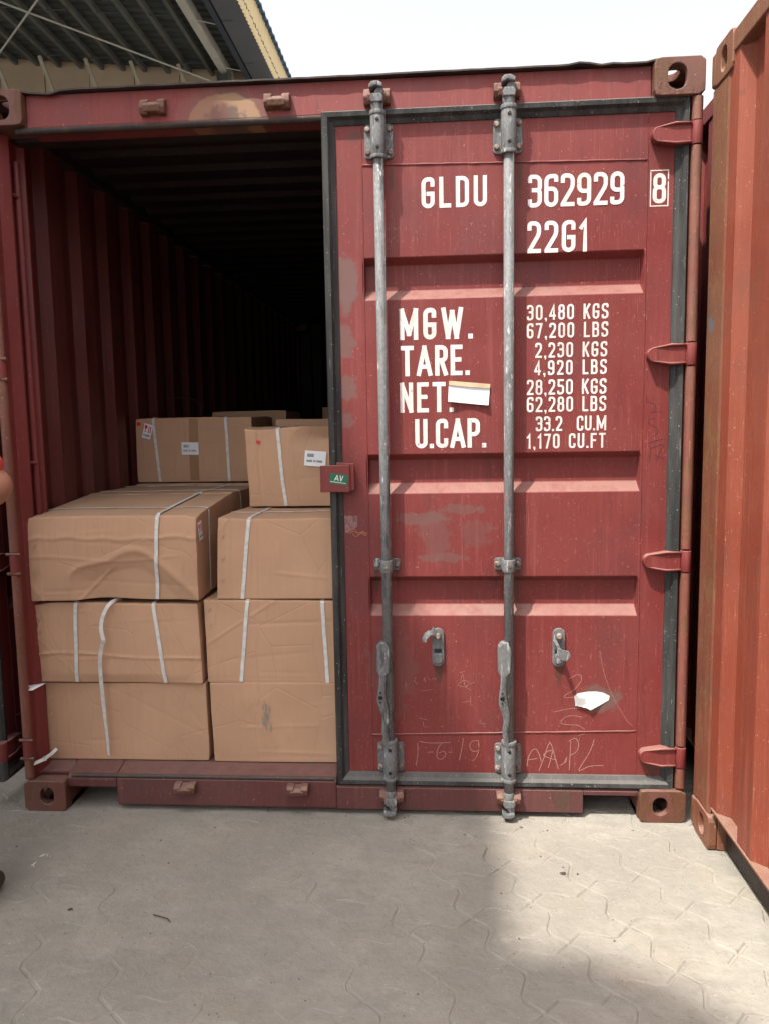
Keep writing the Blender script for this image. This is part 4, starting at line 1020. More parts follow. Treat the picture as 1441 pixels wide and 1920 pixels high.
band(bE2, cE2, [(.22*.64, .35, .352), (.50*.64, .49, .352)], [tN, tN])
bE3, cE3 = carton('box whose top carries the upright carton labelled XEB73 near the left wall', .050, 1.115, .7990, .640, .58, .360, 8, RG, res=.02)
bH, cH = carton('upright box labelled XEB80 on top of the right stack, dented near its upper corner', .786, .455, 1.1050, .640, .54, .330, 9, FG, special=spH, rz=math.radians(-1.5))
vstrap(bH, cH, .215, .245)
shiplabel(bH, cH, .455, .60, math.radians(-6), 'XEB80', .088, .062)
T = surfT(cH, .085, .84, -.3); sheet(bH, T, .018, .014, m_lred, 'red_mark')
bG, cG = carton('upright box labelled XEB73 by the left wall, brown tape down its middle', .058, 1.13, 1.1640, .590, .50, .325, 10, FG)
vstrap(bG, cG, .155, .20); vstrap(bG, cG, .775, .800)
fragile(bG, cG, .105, .80, math.radians(-16), 'f', 1.05)
shiplabel(bG, cG, .47, .52, math.radians(-1), 'XEB73', .088, .062)
T = surfT(cG, .03, .92, 0); sheet(bG, T, .020, .018, m_lred, 'red_mark')
band(bG, cG, [(.50*.59, 0, .01), (.50*.59, 0, .315)], [fN, fN], w=.046, name='tape', off=.0012, mat=m_tape)
# loads further in: their tops show above the front boxes
bI, cI = carton('box showing only its upper edge above the carton labelled XEB73', .26, 1.75, 1.16, .44, .45, .37, 12, RG, res=.02)
bJ, cJ = carton('dark topped box behind the one labelled XEB80', .790, 1.02, 1.105, .66, .50, .365, 13, RG, res=.02)
bK, cK = carton('shaded box deep inside the container, faint in the dark beside the door', .80, 2.45, 1.16, .60, .45, .40, 14, RG, res=.03)
HG = 'boxes hidden under and behind the load'
for (x, y, z, L, D, H, sd_) in ((.05, .60, .1602, .64, .50, .310, 31), (.05, .60, .471, .64, .50, .317, 32), (.05, 1.115, .1602, .64, .58, .309, 33), (.05, 1.115, .471, .64, .58, .317, 34),
        (.71, .60, .1602, .64, .50, .310, 35), (.71, .60, .471, .64, .50, .317, 36), (.757, .615, .803, .64, .50, .300, 37),
        (.10, 1.72, .1602, .62, .50, .49, 38), (.10, 1.72, .6640, .62, .50, .49, 39), (.75, 1.12, .1602, .64, .55, .46, 41), (.75, 1.12, .634, .64, .55, .46, 42),
        (.78, 2.40, .1602, .62, .50, .49, 43), (.78, 2.40, .6640, .62, .50, .49, 44)):
    carton('plain cardboard box out of sight under or behind the strapped ones', x, y, z, L, D, H, sd_, HG, res=.05, amp=.6)
# pale scrape on the lowest right box
mb = new(); rnd = random.Random(3)
for k in range(26):
    u = .33 + rnd.gauss(0, .012); w = .60 + rnd.gauss(0, .08); p = cB.warp([(u*cB.L, 0, w*cB.H)])[0]; l = rnd.uniform(.008, .035); t_ = rnd.uniform(.0008, .0024)
    mb.add([(p[0]-t_, p[1]-.003, p[2]-l/2), (p[0]+t_, p[1]-.003, p[2]-l/2), (p[0]+t_, p[1]-.003, p[2]+l/2), (p[0]-t_, p[1]-.003, p[2]+l/2)], [(0,1,2,3)])
mb.build('scrape', plain('scraped_fibre', (.36, .30, .24), .9), bB)
# loose end of a strap hanging from the dented box down across two boxes
mb = new()
LP = [(.372, .090, .792), (.361, .035, .795), (.345, .020, .780), (.328, .012, .745), (.320, .008, .705), (.324, .006, .670), (.328, .004, .652), (.318, .006, .628), (.308, .008, .575), (.304, .016, .500), (.303, .026, .420), (.303, .034, .340), (.304, .042, .260), (.303, .048, .190)]
P = [Vector(p) for p in LP]; P = [q + Vector((0, .035, 0)) for q in P]; Q = []
for i in range(len(P)-1):
    p0, p1, p2, p3 = P[max(i-1, 0)], P[i], P[i+1], P[min(i+2, len(P)-1)]
    for k in range(4):
        u = k/4; Q.append(0.5*((2*p1) + (p2-p0)*u + (2*p0-5*p1+4*p2-p3)*u*u + (3*p1-p0-3*p2+p3)*u**3))
Q.append(P[-1])
nr = [Vector((.55*math.sin(max(0, i-14)*.12), -1, 0)).normalized() for i in range(len(Q))]
mb.ribbon([q + Vector((0, -.006, 0)) for q in Q], .0135, nr, .0012)
o = recalc(mb.build('loose_strap', m_strap)); tag(o, 'loose white strap end hanging down over the two lowest boxes of the left stack', 'strap')
mb = new(); mb.ribbon([(.030, .02, .176), (.060, .045, .184), (.085, .06, .200), (.100, .075, .215)], .014, (0, -.8, .6), .0012)
mb.ribbon([(.062, .045, .196), (.068, .047, .178)], .008, (0, -.8, .6), .0012)
o = recalc(mb.build('strap_scrap', m_strap)); tag(o, 'short torn scrap of white strap on the sill at the foot of the left stack', 'strap scrap')
mb = new(); v = [(.010, .022, .470), (.030, .015, .484), (.085, .05, .484), (.085, .06, .481), (.050, .02, .466), (.012, .018, .462)]
mb.add(v + [(a, b, c-.0006) for a, b, c in v], [tuple(range(6)), tuple(range(11, 5, -1))] + [(i, i+6, (i+1) % 6+6, (i+1) % 6) for i in range(6)])
o = recalc(mb.build('paper_slip', m_paper)); tag(o, 'white slip of paper sticking out between two boxes at the left edge', 'paper')
# wire curling up from the top of the XEB73 box
mb = new(); pts = [(.16, 1.30, 1.585), (.22, 1.32, 1.592), (.27, 1.34, 1.590), (.305, 1.36, 1.575), (.32, 1.37, 1.545), (.322, 1.37, 1.50)]
mb.tube(pts, .0016, 6); o = mb.build('wire', m_lblk); tag(o, 'thin dark wire curling above the box labelled XEB73', 'wire')

# ------------------------------------------------------------------ the neighbouring containers
def neighbour(name, x0, ya, yb, mats, label, rail_z=0.155, phase=0.0, cat='shipping container'):
    mw, mp, mc = mats
    root = empty(name, (0, 0, 0), label, cat)
    x1 = x0 + CW
    for (ox, sx) in ((x0, 1), (x1, -1)):
        for (oy, sy) in ((ya, 1), (yb, -1)):
            for (oz, sz) in ((0.0, 1), (CH, -1)): casting(sx, sz, sy, ox, oy, oz, mc, root, hole=(0.024, 0.032))
            mb = new(); a = ox + sx*.004; b = ox + sx*.10; c = oy + sy*.006; d = oy + sy*.150
            mb.prism([(a, c), (b, c), (b, c+sy*.03), (a+sx*.010, d+sy*.006), (a+sx*.004, d), (a, d-sy*.01)], 'z', 0.1185, CH-0.1185)
            recalc(mb.build('corner_post', mp, root, bevel=.003))
    for (x, s) in ((x0, 1), (x1, -1)):
        mb = new(); xx = sorted((x+s*.003, x+s*.063)); mb.box(xx[0], xx[1], ya+.179, yb-.179, 2.515, 2.577); mb.build('top_rail', mp, root, bevel=.004)
        # bottom rail: a channel open to the outside; the wall stands on its top flange
        mb = new(); q = sorted((x+s*.003, x+s*.066)); mb.box(q[0], q[1], ya+.179, yb-.179, rail_z-.008, rail_z)
        mb.build('bottom_rail', mp, root, bevel=.0015)
        mb = new(); q = sorted((x+s*.058, x+s*.066)); mb.box(q[0], q[1], ya+.179, yb-.179, .012, rail_z-.0085)
        mb.build('rail_web', m_black, root)  # web blackened to stand for shade below the top flange
        side_wall(root, x+s*.010, x+s*.046, ya+.150, yb-.150, rail_z+.0005, 2.516, mw, phase=phase)
    mb = new(); mb.box(x0+.05, x1-.05, ya+.18, yb-.18, 2.55, 2.58); mb.build('roof', mw, root)
    mb = new(); mb.box(x0+.06, x1-.06, ya+.10, yb-.10, .12, .17); mb.build('floor', m_floor, root)
    for yy in (ya+.03, yb-.05):
        mb = new(); mb.box(x0+.101, x1-.101, yy, yy+.02, .16, 2.50); mb.build('end_wall', mw, root)
        mb = new(); mb.box(x0+.1625, x1-.1625, yy-.015, yy+.045, 2.501, 2.58); mb.box(x0+.1625, x1-.1625, yy-.015, yy+.045, .02, .159); mb.build('end_beam', mp, root)
    return root
neighbour('shipping_container', 2.454, -6.062, -0.004, (m_orange, m_opost, m_opost), 'orange red shipping container at the right edge, seen along its corrugated side', phase=0.042)
neighbour('shipping_container', 2.560, 0.02, 6.078, (m_red, m_red, m_cast), 'dark red shipping container glimpsed in the gap beside the open one')

# ------------------------------------------------------------------ ground
def ground_mat(name, base, joint=False):
    t = NT(name, 0.9, 0, 0.2)
    g = t.ramp(t.noise(t.P, 1.5, 7, 0.66), 0.36, 0.64)
    c = t.mix(g, tuple(x*1.08 for x in base), tuple(x*.80 for x in base))
    c = t.mix(t.math('MULTIPLY', t.ramp(t.noise(t.map((3, 5, 3), loc=(4, 1, 0)), 1.6, 7, 0.7), 0.45, 0.66), 0.85), c, tuple(x*.80*k for x, k in zip(base, (.97, 1, 1.0))))
    pale = t.ramp(t.noise(t.map((2.4, 3.2, 2), loc=(9, 3, 0)), 1.8, 8, 0.72), 0.60, 0.68)
    c = t.mix(t.math('MULTIPLY', pale, 0.6), c, tuple(min(1, x*1.3) for x in base))
    oi = t.n.new('ShaderNodeObjectInfo'); c = t.mix(t.math('MULTIPLY', oi.outputs['Random'], .30), c, tuple(x*.78 for x in base))
    tn = t.ramp(t.noise(t.P, 3.6, 4, 0.6), 0.50, 0.75); c = t.mix(t.math('MULTIPLY', tn, 0.35), c, (base[0]*1.02, base[1]*.90, base[2]*.78))
    k = t.ramp(t.noise(t.P, 75, 3, 0.6), 0.70, 0.74); c = t.mix(t.math('MULTIPLY', k, .8), c, tuple(x*.45 for x in base))
    k2 = t.ramp(t.noise(t.P, 110, 2, 0.5), 0.71, 0.75); c = t.mix(t.math('MULTIPLY', k2, .6), c, (.62, .58, .52))
    # dark hair cracks and oily smears
    cr = t.ramp(t.voro(t.map((1, 1, 1)), 3.3, 'DISTANCE_TO_EDGE'), 0.0, 0.012); crm = t.ramp(t.noise(t.P, 2.2, 3), .50, .62)
    c = t.mix(t.math('MULTIPLY', t.math('SUBTRACT', 1.0, cr), t.math('MULTIPLY', crm, .0)), c, tuple(x*.5 for x in base))
    gm = t.noise(t.map((1, 1.5, 1), loc=(6, 2, 0)), 16, 8, .75); c = t.mix(t.ramp(gm, .50, .66, 0, .5), c, tuple(x*.70 for x in base)); c = t.mix(t.ramp(gm, .46, .34, 0, .35), c, tuple(x*1.16 for x in base))
    pit = t.ramp(t.voro(t.P, 34), .10, .06); pm = t.ramp(t.noise(t.P, 5, 3), .52, .6); c = t.mix(t.math('MULTIPLY', t.math('MULTIPLY', pit, pm), .75), c, tuple(x*.35 for x in base))
    fine = t.noise(t.P, 320, 3, .6); c = t.mix(t.math('MULTIPLY', fine, .22), c, tuple(x*.72 for x in base))
    b = t.bump(t.noise(t.P, 7, 6, .65), .016, .6); b = t.bump(t.noise(t.P, 60, 6, .7), .004, .8, b); t.bump(t.noise(t.P, 400, 2), .0006, .6, b)
    return t.color(c)
GB = (0.325, 0.302, 0.262)
m_ground = ground_mat('dusty_concrete', GB)
m_pave = ground_mat('dusty_paver', GB)
m_joint = ground_mat('joint_dust', tuple(x*1.04 for x in GB))
mb = new(); mb.add([(-150, -150, -.035), (150, -150, -.035), (150, 150, -.035), (-150, 150, -.035)], [(0,1,2,3)])
tag(mb.build('ground', m_ground), kind='structure')
# bedding of dust between the stones, gently uneven so it drowns some joints
PX0, PX1, PY0, PY1 = -5.0, 6.0, -7.0, 7.0
vs = []; fs = []; nx, ny = 360, 440
def dustz(x, y):
    return -.0008 - .0016*max(0, min(1, (x-1.0)*1.2)) + .0016*math.sin(x*2.3+1.2*math.sin(y*1.7)+.5)*math.cos(y*2.9+x) + .0012*math.sin(x*9+y*5)*math.sin(y*11-x*3) + .0010*math.sin(x*41+y*13)*math.sin(y*37-x*17) + .0007*math.sin(x*87-y*33)*math.sin(y*79+x*27)
for j in range(ny+1):
    for i in range(nx+1):
        x = PX0 + (PX1-PX0)*i/nx; y = PY0 + (PY1-PY0)*j/ny; vs.append((x, y, dustz(x, y)))
for j in range(ny):
    for i in range(nx): a = j*(nx+1)+i; fs.append((a, a+1, a+nx+2, a+nx+1))
mb = new(); mb.add(vs, fs, True); pave = tag(mb.build('pavement', m_joint), kind='structure')
TS = 0.198; TA = math.radians(24); ca, sa = math.cos(TA), math.sin(TA)
def zig(p, q, s):
    d = q - p; nrm = Vector((-d.y, d.x))*s
    return [p, p + d*.12 + nrm*.055, p + d*.27 + nrm*.125, p + d*.38 + nrm*.10, p + d*.62 - nrm*.10, p + d*.73 - nrm*.125, p + d*.88 - nrm*.055]
V0, V1, V2, V3 = Vector((0, 0)), Vector((TS, 0)), Vector((TS, TS)), Vector((0, TS))
e1 = zig(V0, V1, 1); e2 = zig(V1, V2, 1); e3 = [V1 - V1 + V3 + (q - V0) for q in zig(V0, V1, 1)]; e4 = [q - V1 for q in e2]
outline = e1 + e2 + list(reversed([q for q in e3[1:]] + [V2])) + list(reversed(e4[1:] + [V3]))
out2 = []
for q in outline:
    if not out2 or (q-out2[-1]).length > 1e-6: out2.append(q)
outline = out2; oc = Vector((TS/2, TS/2))
def inset(P, d):
    n = len(P); R2 = []
    for i in range(n):
        a = (P[i]-P[i-1]).normalized(); b = (P[(i+1) % n]-P[i]).normalized()
        na = Vector((-a.y, a.x)); nb = Vector((-b.y, b.x)); m = (na+nb); k = max(.5, m.length/2); m = m.normalized()
        R2.append(P[i] + m*(d/k))
    return R2
ra = inset(outline, .0028); rb = inset(outline, .0068)
np_ = len(outline)
pv = [((p-oc).x, (p-oc).y, -.03) for p in ra] + [((p-oc).x, (p-oc).y, -.0035) for p in ra] + [((p-oc).x, (p-oc).y, 0) for p in rb]
pf = [(i, (i+1) % np_, np_+(i+1) % np_, np_+i) for i in range(np_)] + [(np_+i, np_+(i+1) % np_, 2*np_+(i+1) % np_, 2*np_+i) for i in range(np_)] + [tuple(range(2*np_, 3*np_))]
pme = bpy.data.meshes.new('paver'); pme.from_pydata(pv, [], pf); pme.materials.append(m_pave); pme.update()
rnd = random.Random(21); cells = []
for i in range(-60, 60):
    for j in range(-60, 60):
        cx = (i*TS)*ca - (j*TS)*sa + .3; cy = (i*TS)*sa + (j*TS)*ca - .2
        if PX0+.2 < cx < PX1-.2 and PY0+.2 < cy < PY1-.2: cells.append((cx, cy))
near = sorted(cells, key=lambda c: ((c[0]-1.0)/1.55)**2 + ((c[1]+.55)/0.95)**2)[:290]; ns_ = set(near)
for (cx, cy) in near:
    o = bpy.data.objects.new('paver', pme); COL.objects.link(o); o.parent = pave
    o.location = (cx, cy, rnd.uniform(-.0016, .0016)); o.rotation_euler = (rnd.gauss(0, .005), rnd.gauss(0, .005), TA + rnd.gauss(0, .004))
mb = new(); rot = Matrix.Rotation(TA, 3, 'Z')
pvr = [rot @ Vector(v) for v in pv[np_:]]; pff = [tuple(k-np_ for k in f) for f in pf[np_:]]
for c in cells:
    if c in ns_: continue
    dz = rnd.uniform(-.0016, .0016); mb.add([(v.x+c[0], v.y+c[1], v.z+dz) for v in pvr], pff)
tag(mb.build('pavers', m_pave, pave), kind='stuff')

# grit and litter
m_peb = plain('grit', (0.16, 0.14, 0.12), .9, var=.35, sc=40); m_twig = plain('twig_bark', (.06, .045, .03), .8)
mb = new(); rnd = random.Random(8)
for k in range(900):
    x = rnd.uniform(-.9, 2.6); y = rnd.uniform(-1.1, .1) if k % 3 else rnd.gauss(-.12, .12); r = rnd.choice((.0012, .0018, .0018, .0026, .0045 if rnd.random() < .2 else .002))
    pts = [(x + r*math.cos(a)*rnd.uniform(.6, 1.3), y + r*math.sin(a)*rnd.uniform(.6, 1.3), .0002) for a in (0, 1.3, 2.6, 3.9, 5.1)]
    top = (x, y, r*rnd.uniform(.6, 1.2)); mb.add(pts + [top], [(i, (i+1) % 5, 5) for i in range(5)])
tag(mb.build('grit', m_peb), kind='stuff')
mb = new(); mb.tube([(.720, -.600, .004), (.745, -.612, .007), (.770, -.618, .005), (.785, -.632, .003)], [.0015, .0016, .0015, .0008], 6)
tag(mb.build('twig', m_twig), 'thin dark twig lying on the shaded paving below the left stack of boxes', 'twig')
for (x, y, s, lab) in ((1.955, -.335, .014, 'small dark crumb of litter on the sunlit paving in front of the right corner'), (.46, -.585, .010, 'dark flake of litter on the shaded paving left of the twig')):
    mb = new(); P = [(x + s*math.cos(a)*rnd.uniform(.6, 1.2), y + s*.6*math.sin(a), .001+.003*math.sin(a*2)**2) for a in np.linspace(0, 5.4, 7)]
    mb.add(P + [(x, y, .008)], [(i, (i+1) % 7, 7) for i in range(7)]); tag(mb.build('litter', m_twig), lab, 'litter')
mb = new(); chips = [(.225, -.300), (.240, -.295), (.253, -.302), (.222, -.350), (.226, -.362)]
for (x, y) in chips:
    a = rnd.uniform(0, 3); l = .012; mb.prism([(x-l*math.cos(a)-.003, y-l*math.sin(a)), (x-.002, y+.004), (x+l*math.cos(a), y+l*math.sin(a)+.003), (x+.003, y-.004)], 'z', .0006, .003)
tag(recalc(mb.build('paint_chips', m_white)), 'white chips scattered on the shaded ground near the left corner casting', 'chips', kind='stuff')

# ------------------------------------------------------------------ shed roof at the left and behind
m_sheet = plain('dark_roof_sheet', (0.055, 0.065, 0.062), .7, var=.2, sc=3); m_purl = plain('grey_purlin', (0.105, 0.11, 0.105), .6, var=.12, sc=6)
m_beam = plain('pale_beam', (0.42, 0.42, 0.39), .6, var=.08, sc=4); m_bdark = plain('blue_black_beam', (0.035, 0.05, 0.07), .6, var=.1, sc=4)
m_soff = plain('soffit_grey', (0.085, 0.095, 0.115), .6, var=.08, sc=2); m_fasc = plain('cream_fascia', (0.72, 0.58, 0.33), .5, var=.04, sc=3)
m_blue = plain('blue_flashing', (0.03, 0.09, 0.20), .5, var=.1, sc=3); m_wallp = plain('beige_wall_panel', (0.40, 0.32, 0.24), .7, var=.10, sc=1.2)
m_strut = plain('pale_strut', (0.40, 0.37, 0.30), .7, var=.1, sc=3)
EX, YN, YF, XF = -1.472, -11.0, 12.92, -15.5
YE = 20.0
rz = lambda x: 8.03 + .099*(EX - x)
shed = empty('warehouse', (-8, 1, 0), 'shed with dark roof, cream and blue eave and beige far wall at upper left', 'warehouse')
def P_(mb, nm, mat, **k):
    o = mb.build(nm, mat, shed, **k); o.matrix_parent_inverse = Matrix.Translation((8, -1, 0)); return o
vs = []; fs = []; y = YN; prof = []
while y < YE:
    for dy, dz in ((0, 0), (.10, 0), (.13, .035), (.17, .035), (.20, 0)): prof.append((y+dy, dz))
    y += .205
xs = (EX+.02, -8.5, XF)
for (yy, dz) in prof:
    for x in xs: vs.append((x, yy, rz(x) + .19 + dz))
for k in range(len(prof)-1):
    for i in range(2): a = 3*k+i; fs.append((a, a+1, a+4, a+3))
mb = new(); mb.add(vs, fs); o = P_(mb, 'roof_sheet', m_sheet); q = o.modifiers.new('th', 'SOLIDIFY'); q.thickness = .004; q.offset = 1
pxs = [-1.987, -2.724, -3.16, -3.592, -4.055, -4.487, -4.914, -5.34]
x = -5.78
while x > XF: pxs.append(x); x -= .435
for x in pxs[1:]:
    mb = new(); zz = rz(x); mb.box(x-.035, x+.035, YN, YE-.03, zz+.085, zz+.185); P_(mb, 'purlin', m_purl, bevel=.004)
mb = new(); mb.box(-2.46, -2.32, YN, YE-.03, rz(-2.38)-.02, rz(-2.38)+.184); P_(mb, 'beam', m_beam, bevel=.006)
mb = new(); mb.box(-2.02, -1.92, YN, YE-.03, rz(-1.97)-.03, rz(-1.97)+.184); P_(mb, 'beam', m_bdark, bevel=.006)
mb = new(); mb.box(-1.88, EX-.002, YN, YE-.03, 8.035, 8.06)
for k in range(16): mb.box(-1.87, -1.70, YN+.5+1.5*k, YN+.52+1.5*k, 8.02, 8.034)
P_(mb, 'soffit', m_soff)
for k in range(14):                                          # hangers between the purlins
    mb = new(); yy = YN + 1.2 + 1.7*k; mb.tube([(-2.32, yy, rz(-2.3)-.0), (-2.03, yy+.1, rz(-2.0)-.0)], .010, 6); P_(mb, 'tie_rod', m_beam)
    mb = new()
    for a, b in zip(pxs[1:9:2], pxs[2:10:2]): mb.tube([(a-.03, yy, rz(a)+.06), (b+.03, yy+.06, rz(b)+.06)], .012, 6)
    P_(mb, 'tie_rod', m_bdark)
# fascia of narrow ribs, blue corrugated edge over it
vs = []; fs = []; y = YN; k = 0
while y < YE:
    for dy, dx in ((0, 0), (.06, 0), (.075, .018), (.105, .018)):
        vs += [(EX+dx, y+dy, 8.03), (EX+dx, y+dy, 8.66)]; k += 1
    y += .12
for i in range(k-1): a = 2*i; fs.append((a, a+2, a+3, a+1))
mb = new(); mb.add(vs, fs); o = P_(mb, 'fascia', m_fasc); q = o.modifiers.new('th', 'SOLIDIFY'); q.thickness = .003
vs = []; fs = []; y = YN; k = 0
while y < YE:
    for dy, dz in ((0, 0), (.11, 0), (.15, .035), (.21, .035), (.25, 0)):
        vs += [(EX-.35, y+dy, 8.70+dz), (EX+.085, y+dy, 8.655+dz)]; k += 1
    y += .27
for i in range(k-1): a = 2*i; fs.append((a, a+1, a+3, a+2))
mb = new(); mb.add(vs, fs); o = P_(mb, 'eave_flashing', m_blue); q = o.modifiers.new('th', 'SOLIDIFY'); q.thickness = .02
mb = new(); mb.box(EX-.34, EX-.002, YN, YE, 8.635, 8.653); P_(mb, 'eave_board', m_blue)
# far wall of upright panels
x = EX - .10; k = 0
while x > XF:
    mb = new(); w = .905; za, zb = rz(x)+.21, rz(x-w)+.21
    mb.prism([(x-.008, 0), (x-.008, za), (x-w+.008, zb), (x-w+.008, 0)], 'y', YF + (.0 if k % 4 else .012), YF+.08); P_(mb, 'wall_panel', m_wallp); x -= w; k += 1
mb = new(); mb.box(XF, EX-.1, YF+.082, YF+.10, 0, 8.0); P_(mb, 'wall_backing', m_bdark)
for (x, zt) in ((-6.60, 8.42), (-5.717, 8.336), (-4.848, 8.25), (-3.995, 8.165), (-3.11, 8.07), (-7.5, 8.5), (-8.4, 8.6)):
    mb = new(); mb.tube([(x, 12.0, zt), (x + .62, 12.0, zt-1.72)], .042, 4, smooth=False); P_(mb, 'strut', m_strut)
mb = new(); mb.box(XF, EX-.1, 11.93, 12.07, 6.3, 6.55); P_(mb, 'beam', m_strut)
for a, b in (((-5.60, 9.35, 8.15), (-2.20, 12.62, 7.83)), ((-3.4, 8.40, 7.95), (-7.2, 12.62, 8.30))):
    mb = new(); mb.tube([a, b], .016, 8); P_(mb, 'brace_rod', m_beam)
for (x, y) in ((-2.4, YN+.4), (-2.4, YF-.4), (-9, YN+.4), (-9, YF-.4), (XF+.3, YN+.4), (XF+.3, YF-.4), (-9, 1.0), (XF+.3, 1.0)):
    mb = new(); mb.box(x-.12, x+.12, y-.008, y+.008, 0, rz(x)); mb.box(x-.12, x-.104, y-.10, y+.10, 0, rz(x)); mb.box(x+.104, x+.12, y-.10, y+.10, 0, rz(x)); P_(mb, 'column', m_purl)
# rooftop ventilator: unseen, made up so its head casts the rounded ground shadow
vx, vy = -1.86, -5.26; mb = new()
mb.tube([(vx, vy, 8.30), (vx, vy, 9.75)], .17, 20)
caster = P_(mb, 'shadow_caster', m_beam)
mb = new(); zz = np.linspace(9.72, 10.55, 9); mb.tube([(vx, vy, z) for z in zz], [.24, .38, .44, .47, .48, .46, .40, .28, .07], 24)
h = mb.build('shadow_caster_head', m_beam, caster); h.matrix_parent_inverse = caster.matrix_world.inverted() @ Matrix.Identity(4)
h.matrix_parent_inverse = Matrix.Identity(4)

# ------------------------------------------------------------------ the person at the left edge
def flesh(name, col, rough=.55):
    t = NT(name, rough); c = t.mix(t.ramp(t.noise(t.P, 14, 4), .3, .7), col, tuple(x*.85 for x in col)); t.bump(t.noise(t.P, 300, 2), .0004, .5); return t.color(c)
m_skin = flesh('skin', (0.42, 0.20, 0.125)); m_tee = plain('coral_red_cotton', (0.62, 0.075, 0.06), .85, var=.08, sc=40, bump=.0006)
m_trou = plain('dark_trousers', (0.035, 0.035, 0.04), .85, var=.15, sc=30, bump=.0006); m_shoe = plain('dark_shoe', (0.055, 0.048, 0.035), .6, var=.2, sc=25); m_hair = plain('black_hair', (0.012, 0.010, 0.009), .5, var=.2, sc=200, bump=.002)
per = empty('person', (-0.010, -.60, 0), 'person in a coral red T-shirt at the left edge, elbow and shoe in view', 'person')
def skin(name, V, E, Rd, mat, parent=per, sub=2, root=0):
    me = bpy.data.meshes.new(name); me.from_pydata(V, E, []); o = bpy.data.objects.new(name, me); COL.objects.link(o); o.parent = parent
    me.materials.append(mat)
    md = o.modifiers.new('skin', 'SKIN'); md.use_smooth_shade = True
    lay = me.skin_vertices[0] if len(me.skin_vertices) else None
    if lay is None:
        bm = bmesh.new(); bm.from_mesh(me); bm.verts.layers.skin.verify(); bm.to_mesh(me); bm.free(); lay = me.skin_vertices[0]
    for i, r in enumerate(Rd): lay.data[i].radius = (r, r) if not isinstance(r, tuple) else r; lay.data[i].use_root = (i == root)
    s2 = o.modifiers.new('sub', 'SUBSURF'); s2.levels = s2.render_levels = sub
    return o
# local coordinates: x right, y facing the container, z up
Vb = [(0, 0, .98), (0, 0, 1.12), (0, .01, 1.26), (0, .0, 1.40), (0, .0, 1.49), (0, .015, 1.545), (0, .025, 1.62), (0, .02, 1.70)]
Eb = [(i, i+1) for i in range(7)]; Rb = [(.15, .11), (.14, .10), (.16, .11), (.15, .09), .055, .055, (.075, .095), (.062, .08)]
def chain(start, pts, rads):
    i0 = start
    for p, r in zip(pts, rads): Vb.append(p); Rb.append(r); Eb.append((i0, len(Vb)-1)); i0 = len(Vb)-1
    return i0
for s_ in (1, -1):
    chain(0, [(s_*.09, 0, .92), (s_*.11, .01, .70), (s_*.14, .02, .50), (s_*.16, -.01, .30), (s_*.175, -.02, .09), (s_*.18, .03, .045)], [.085, .075, .055, .052, .038, .036])
    sh = chain(3, [(s_*.16, 0, 1.43), (s_*.21, 0, 1.405), (s_*.28, .01, 1.335), (s_*.350, .02, 1.275)], [.062, .052, .045, .040])
    dy = .0 if s_ > 0 else .03; dz = 0 if s_ > 0 else .035
    wr = chain(sh, [(s_*.275, .10+dy, 1.245+dz), (s_*.12, .17+dy, 1.225+dz)], [.040, .028])
    palm = chain(wr, [(s_*.05, .175+dy, 1.225+dz), (s_*.0, .175+dy, 1.228+dz)], [(.030, .018), (.034, .016)])
    for k in range(4):
        z = 1.255 - k*.019 + dz; L_ = (.062, .072, .068, .052)[k]
        chain(palm, [(-s_*.03, .178+dy, z), (-s_*(.03+L_*.45), .170+dy, z), (-s_*(.03+L_*.8), .152+dy, z), (-s_*(.03+L_), .138+dy, z)], [.0085, .0082, .0078, .007])
    chain(palm-1, [(s_*.03, .185+dy, 1.258+dz), (s_*.008, .188+dy, 1.280+dz), (-s_*.012, .186+dy, 1.292+dz)], [.010, .0095, .008])
skin('body', Vb, Eb, Rb, m_skin)
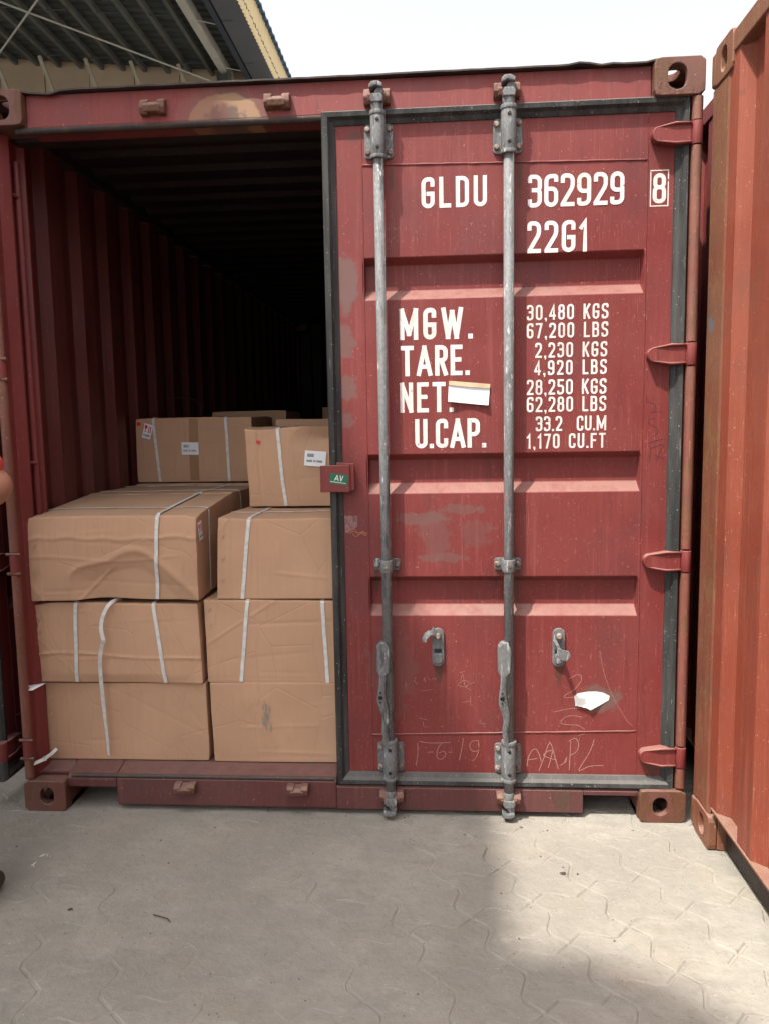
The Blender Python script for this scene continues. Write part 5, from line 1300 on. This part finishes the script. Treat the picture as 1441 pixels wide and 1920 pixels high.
Vt = [(0, 0, .87), (0, 0, 1.10), (0, .01, 1.26), (0, 0, 1.40), (0, 0, 1.46)]; Et = [(0, 1), (1, 2), (2, 3), (3, 4)]; Rt = [(.185, .14), (.168, .125), (.18, .13), (.165, .105), (.075, .07)]
for s_ in (1, -1):
    b = len(Vt); Vt += [(s_*.165, 0, 1.435), (s_*.215, 0, 1.408), (s_*.275, .008, 1.345), (s_*.348, .018, 1.298)]; Et += [(3, b), (b, b+1), (b+1, b+2), (b+2, b+3)]; Rt += [.075, .070, .064, .060]
skin('t_shirt', Vt, Et, Rt, m_tee)
Vp = [(0, 0, 1.08), (0, 0, .94)]; Ep = [(0, 1)]; Rp = [(.165, .125), (.16, .12)]
for s_ in (1, -1):
    b = len(Vp); Vp += [(s_*.095, 0, .88), (s_*.11, .01, .70), (s_*.14, .02, .50), (s_*.16, -.01, .30), (s_*.175, -.02, .10)]; Ep += [(1, b)] + [(b+i, b+i+1) for i in range(4)]; Rp += [.10, .092, .078, .072, .070]
skin('trousers', Vp, Ep, Rp, m_trou)
for s_ in (1, -1):
    skin('shoe', [(s_*.175, -.07, .045), (s_*.175, .01, .045), (s_*.180, .08, .038), (s_*.182, .14, .032)], [(0, 1), (1, 2), (2, 3)], [(.040, .045), (.042, .045), (.044, .036), (.034, .028)], m_shoe)
skin('hair', [(0, -.02, 1.60), (0, -.015, 1.68), (0, .0, 1.735), (0, .05, 1.75)], [(0, 1), (1, 2), (2, 3)], [(.075, .075), (.086, .092), (.07, .075), (.045, .04)], m_hair)
mb = new()
for s_ in (1, -1): mb.tube([(s_*.031, .095, 1.665), (s_*.031, .118, 1.665)], [.014, .008], 12)
mb.build('eyes', m_lblk, per)
mb = new(); mb.tube([(0, .108, 1.66), (0, .130, 1.635), (0, .118, 1.622)], [.009, .014, .010], 10); 
for s_ in (1, -1): mb.tube([(s_*.076, .02, 1.665), (s_*.090, .012, 1.645), (s_*.080, .02, 1.62)], [.010, .014, .008], 8)
mb.build('nose_and_ears', m_skin, per)
mb = new(); mb.tube([(-.022, .108, 1.592), (0, .117, 1.593), (.022, .108, 1.592)], [.003, .006, .003], 8); mb.build('mouth', m_lred, per)
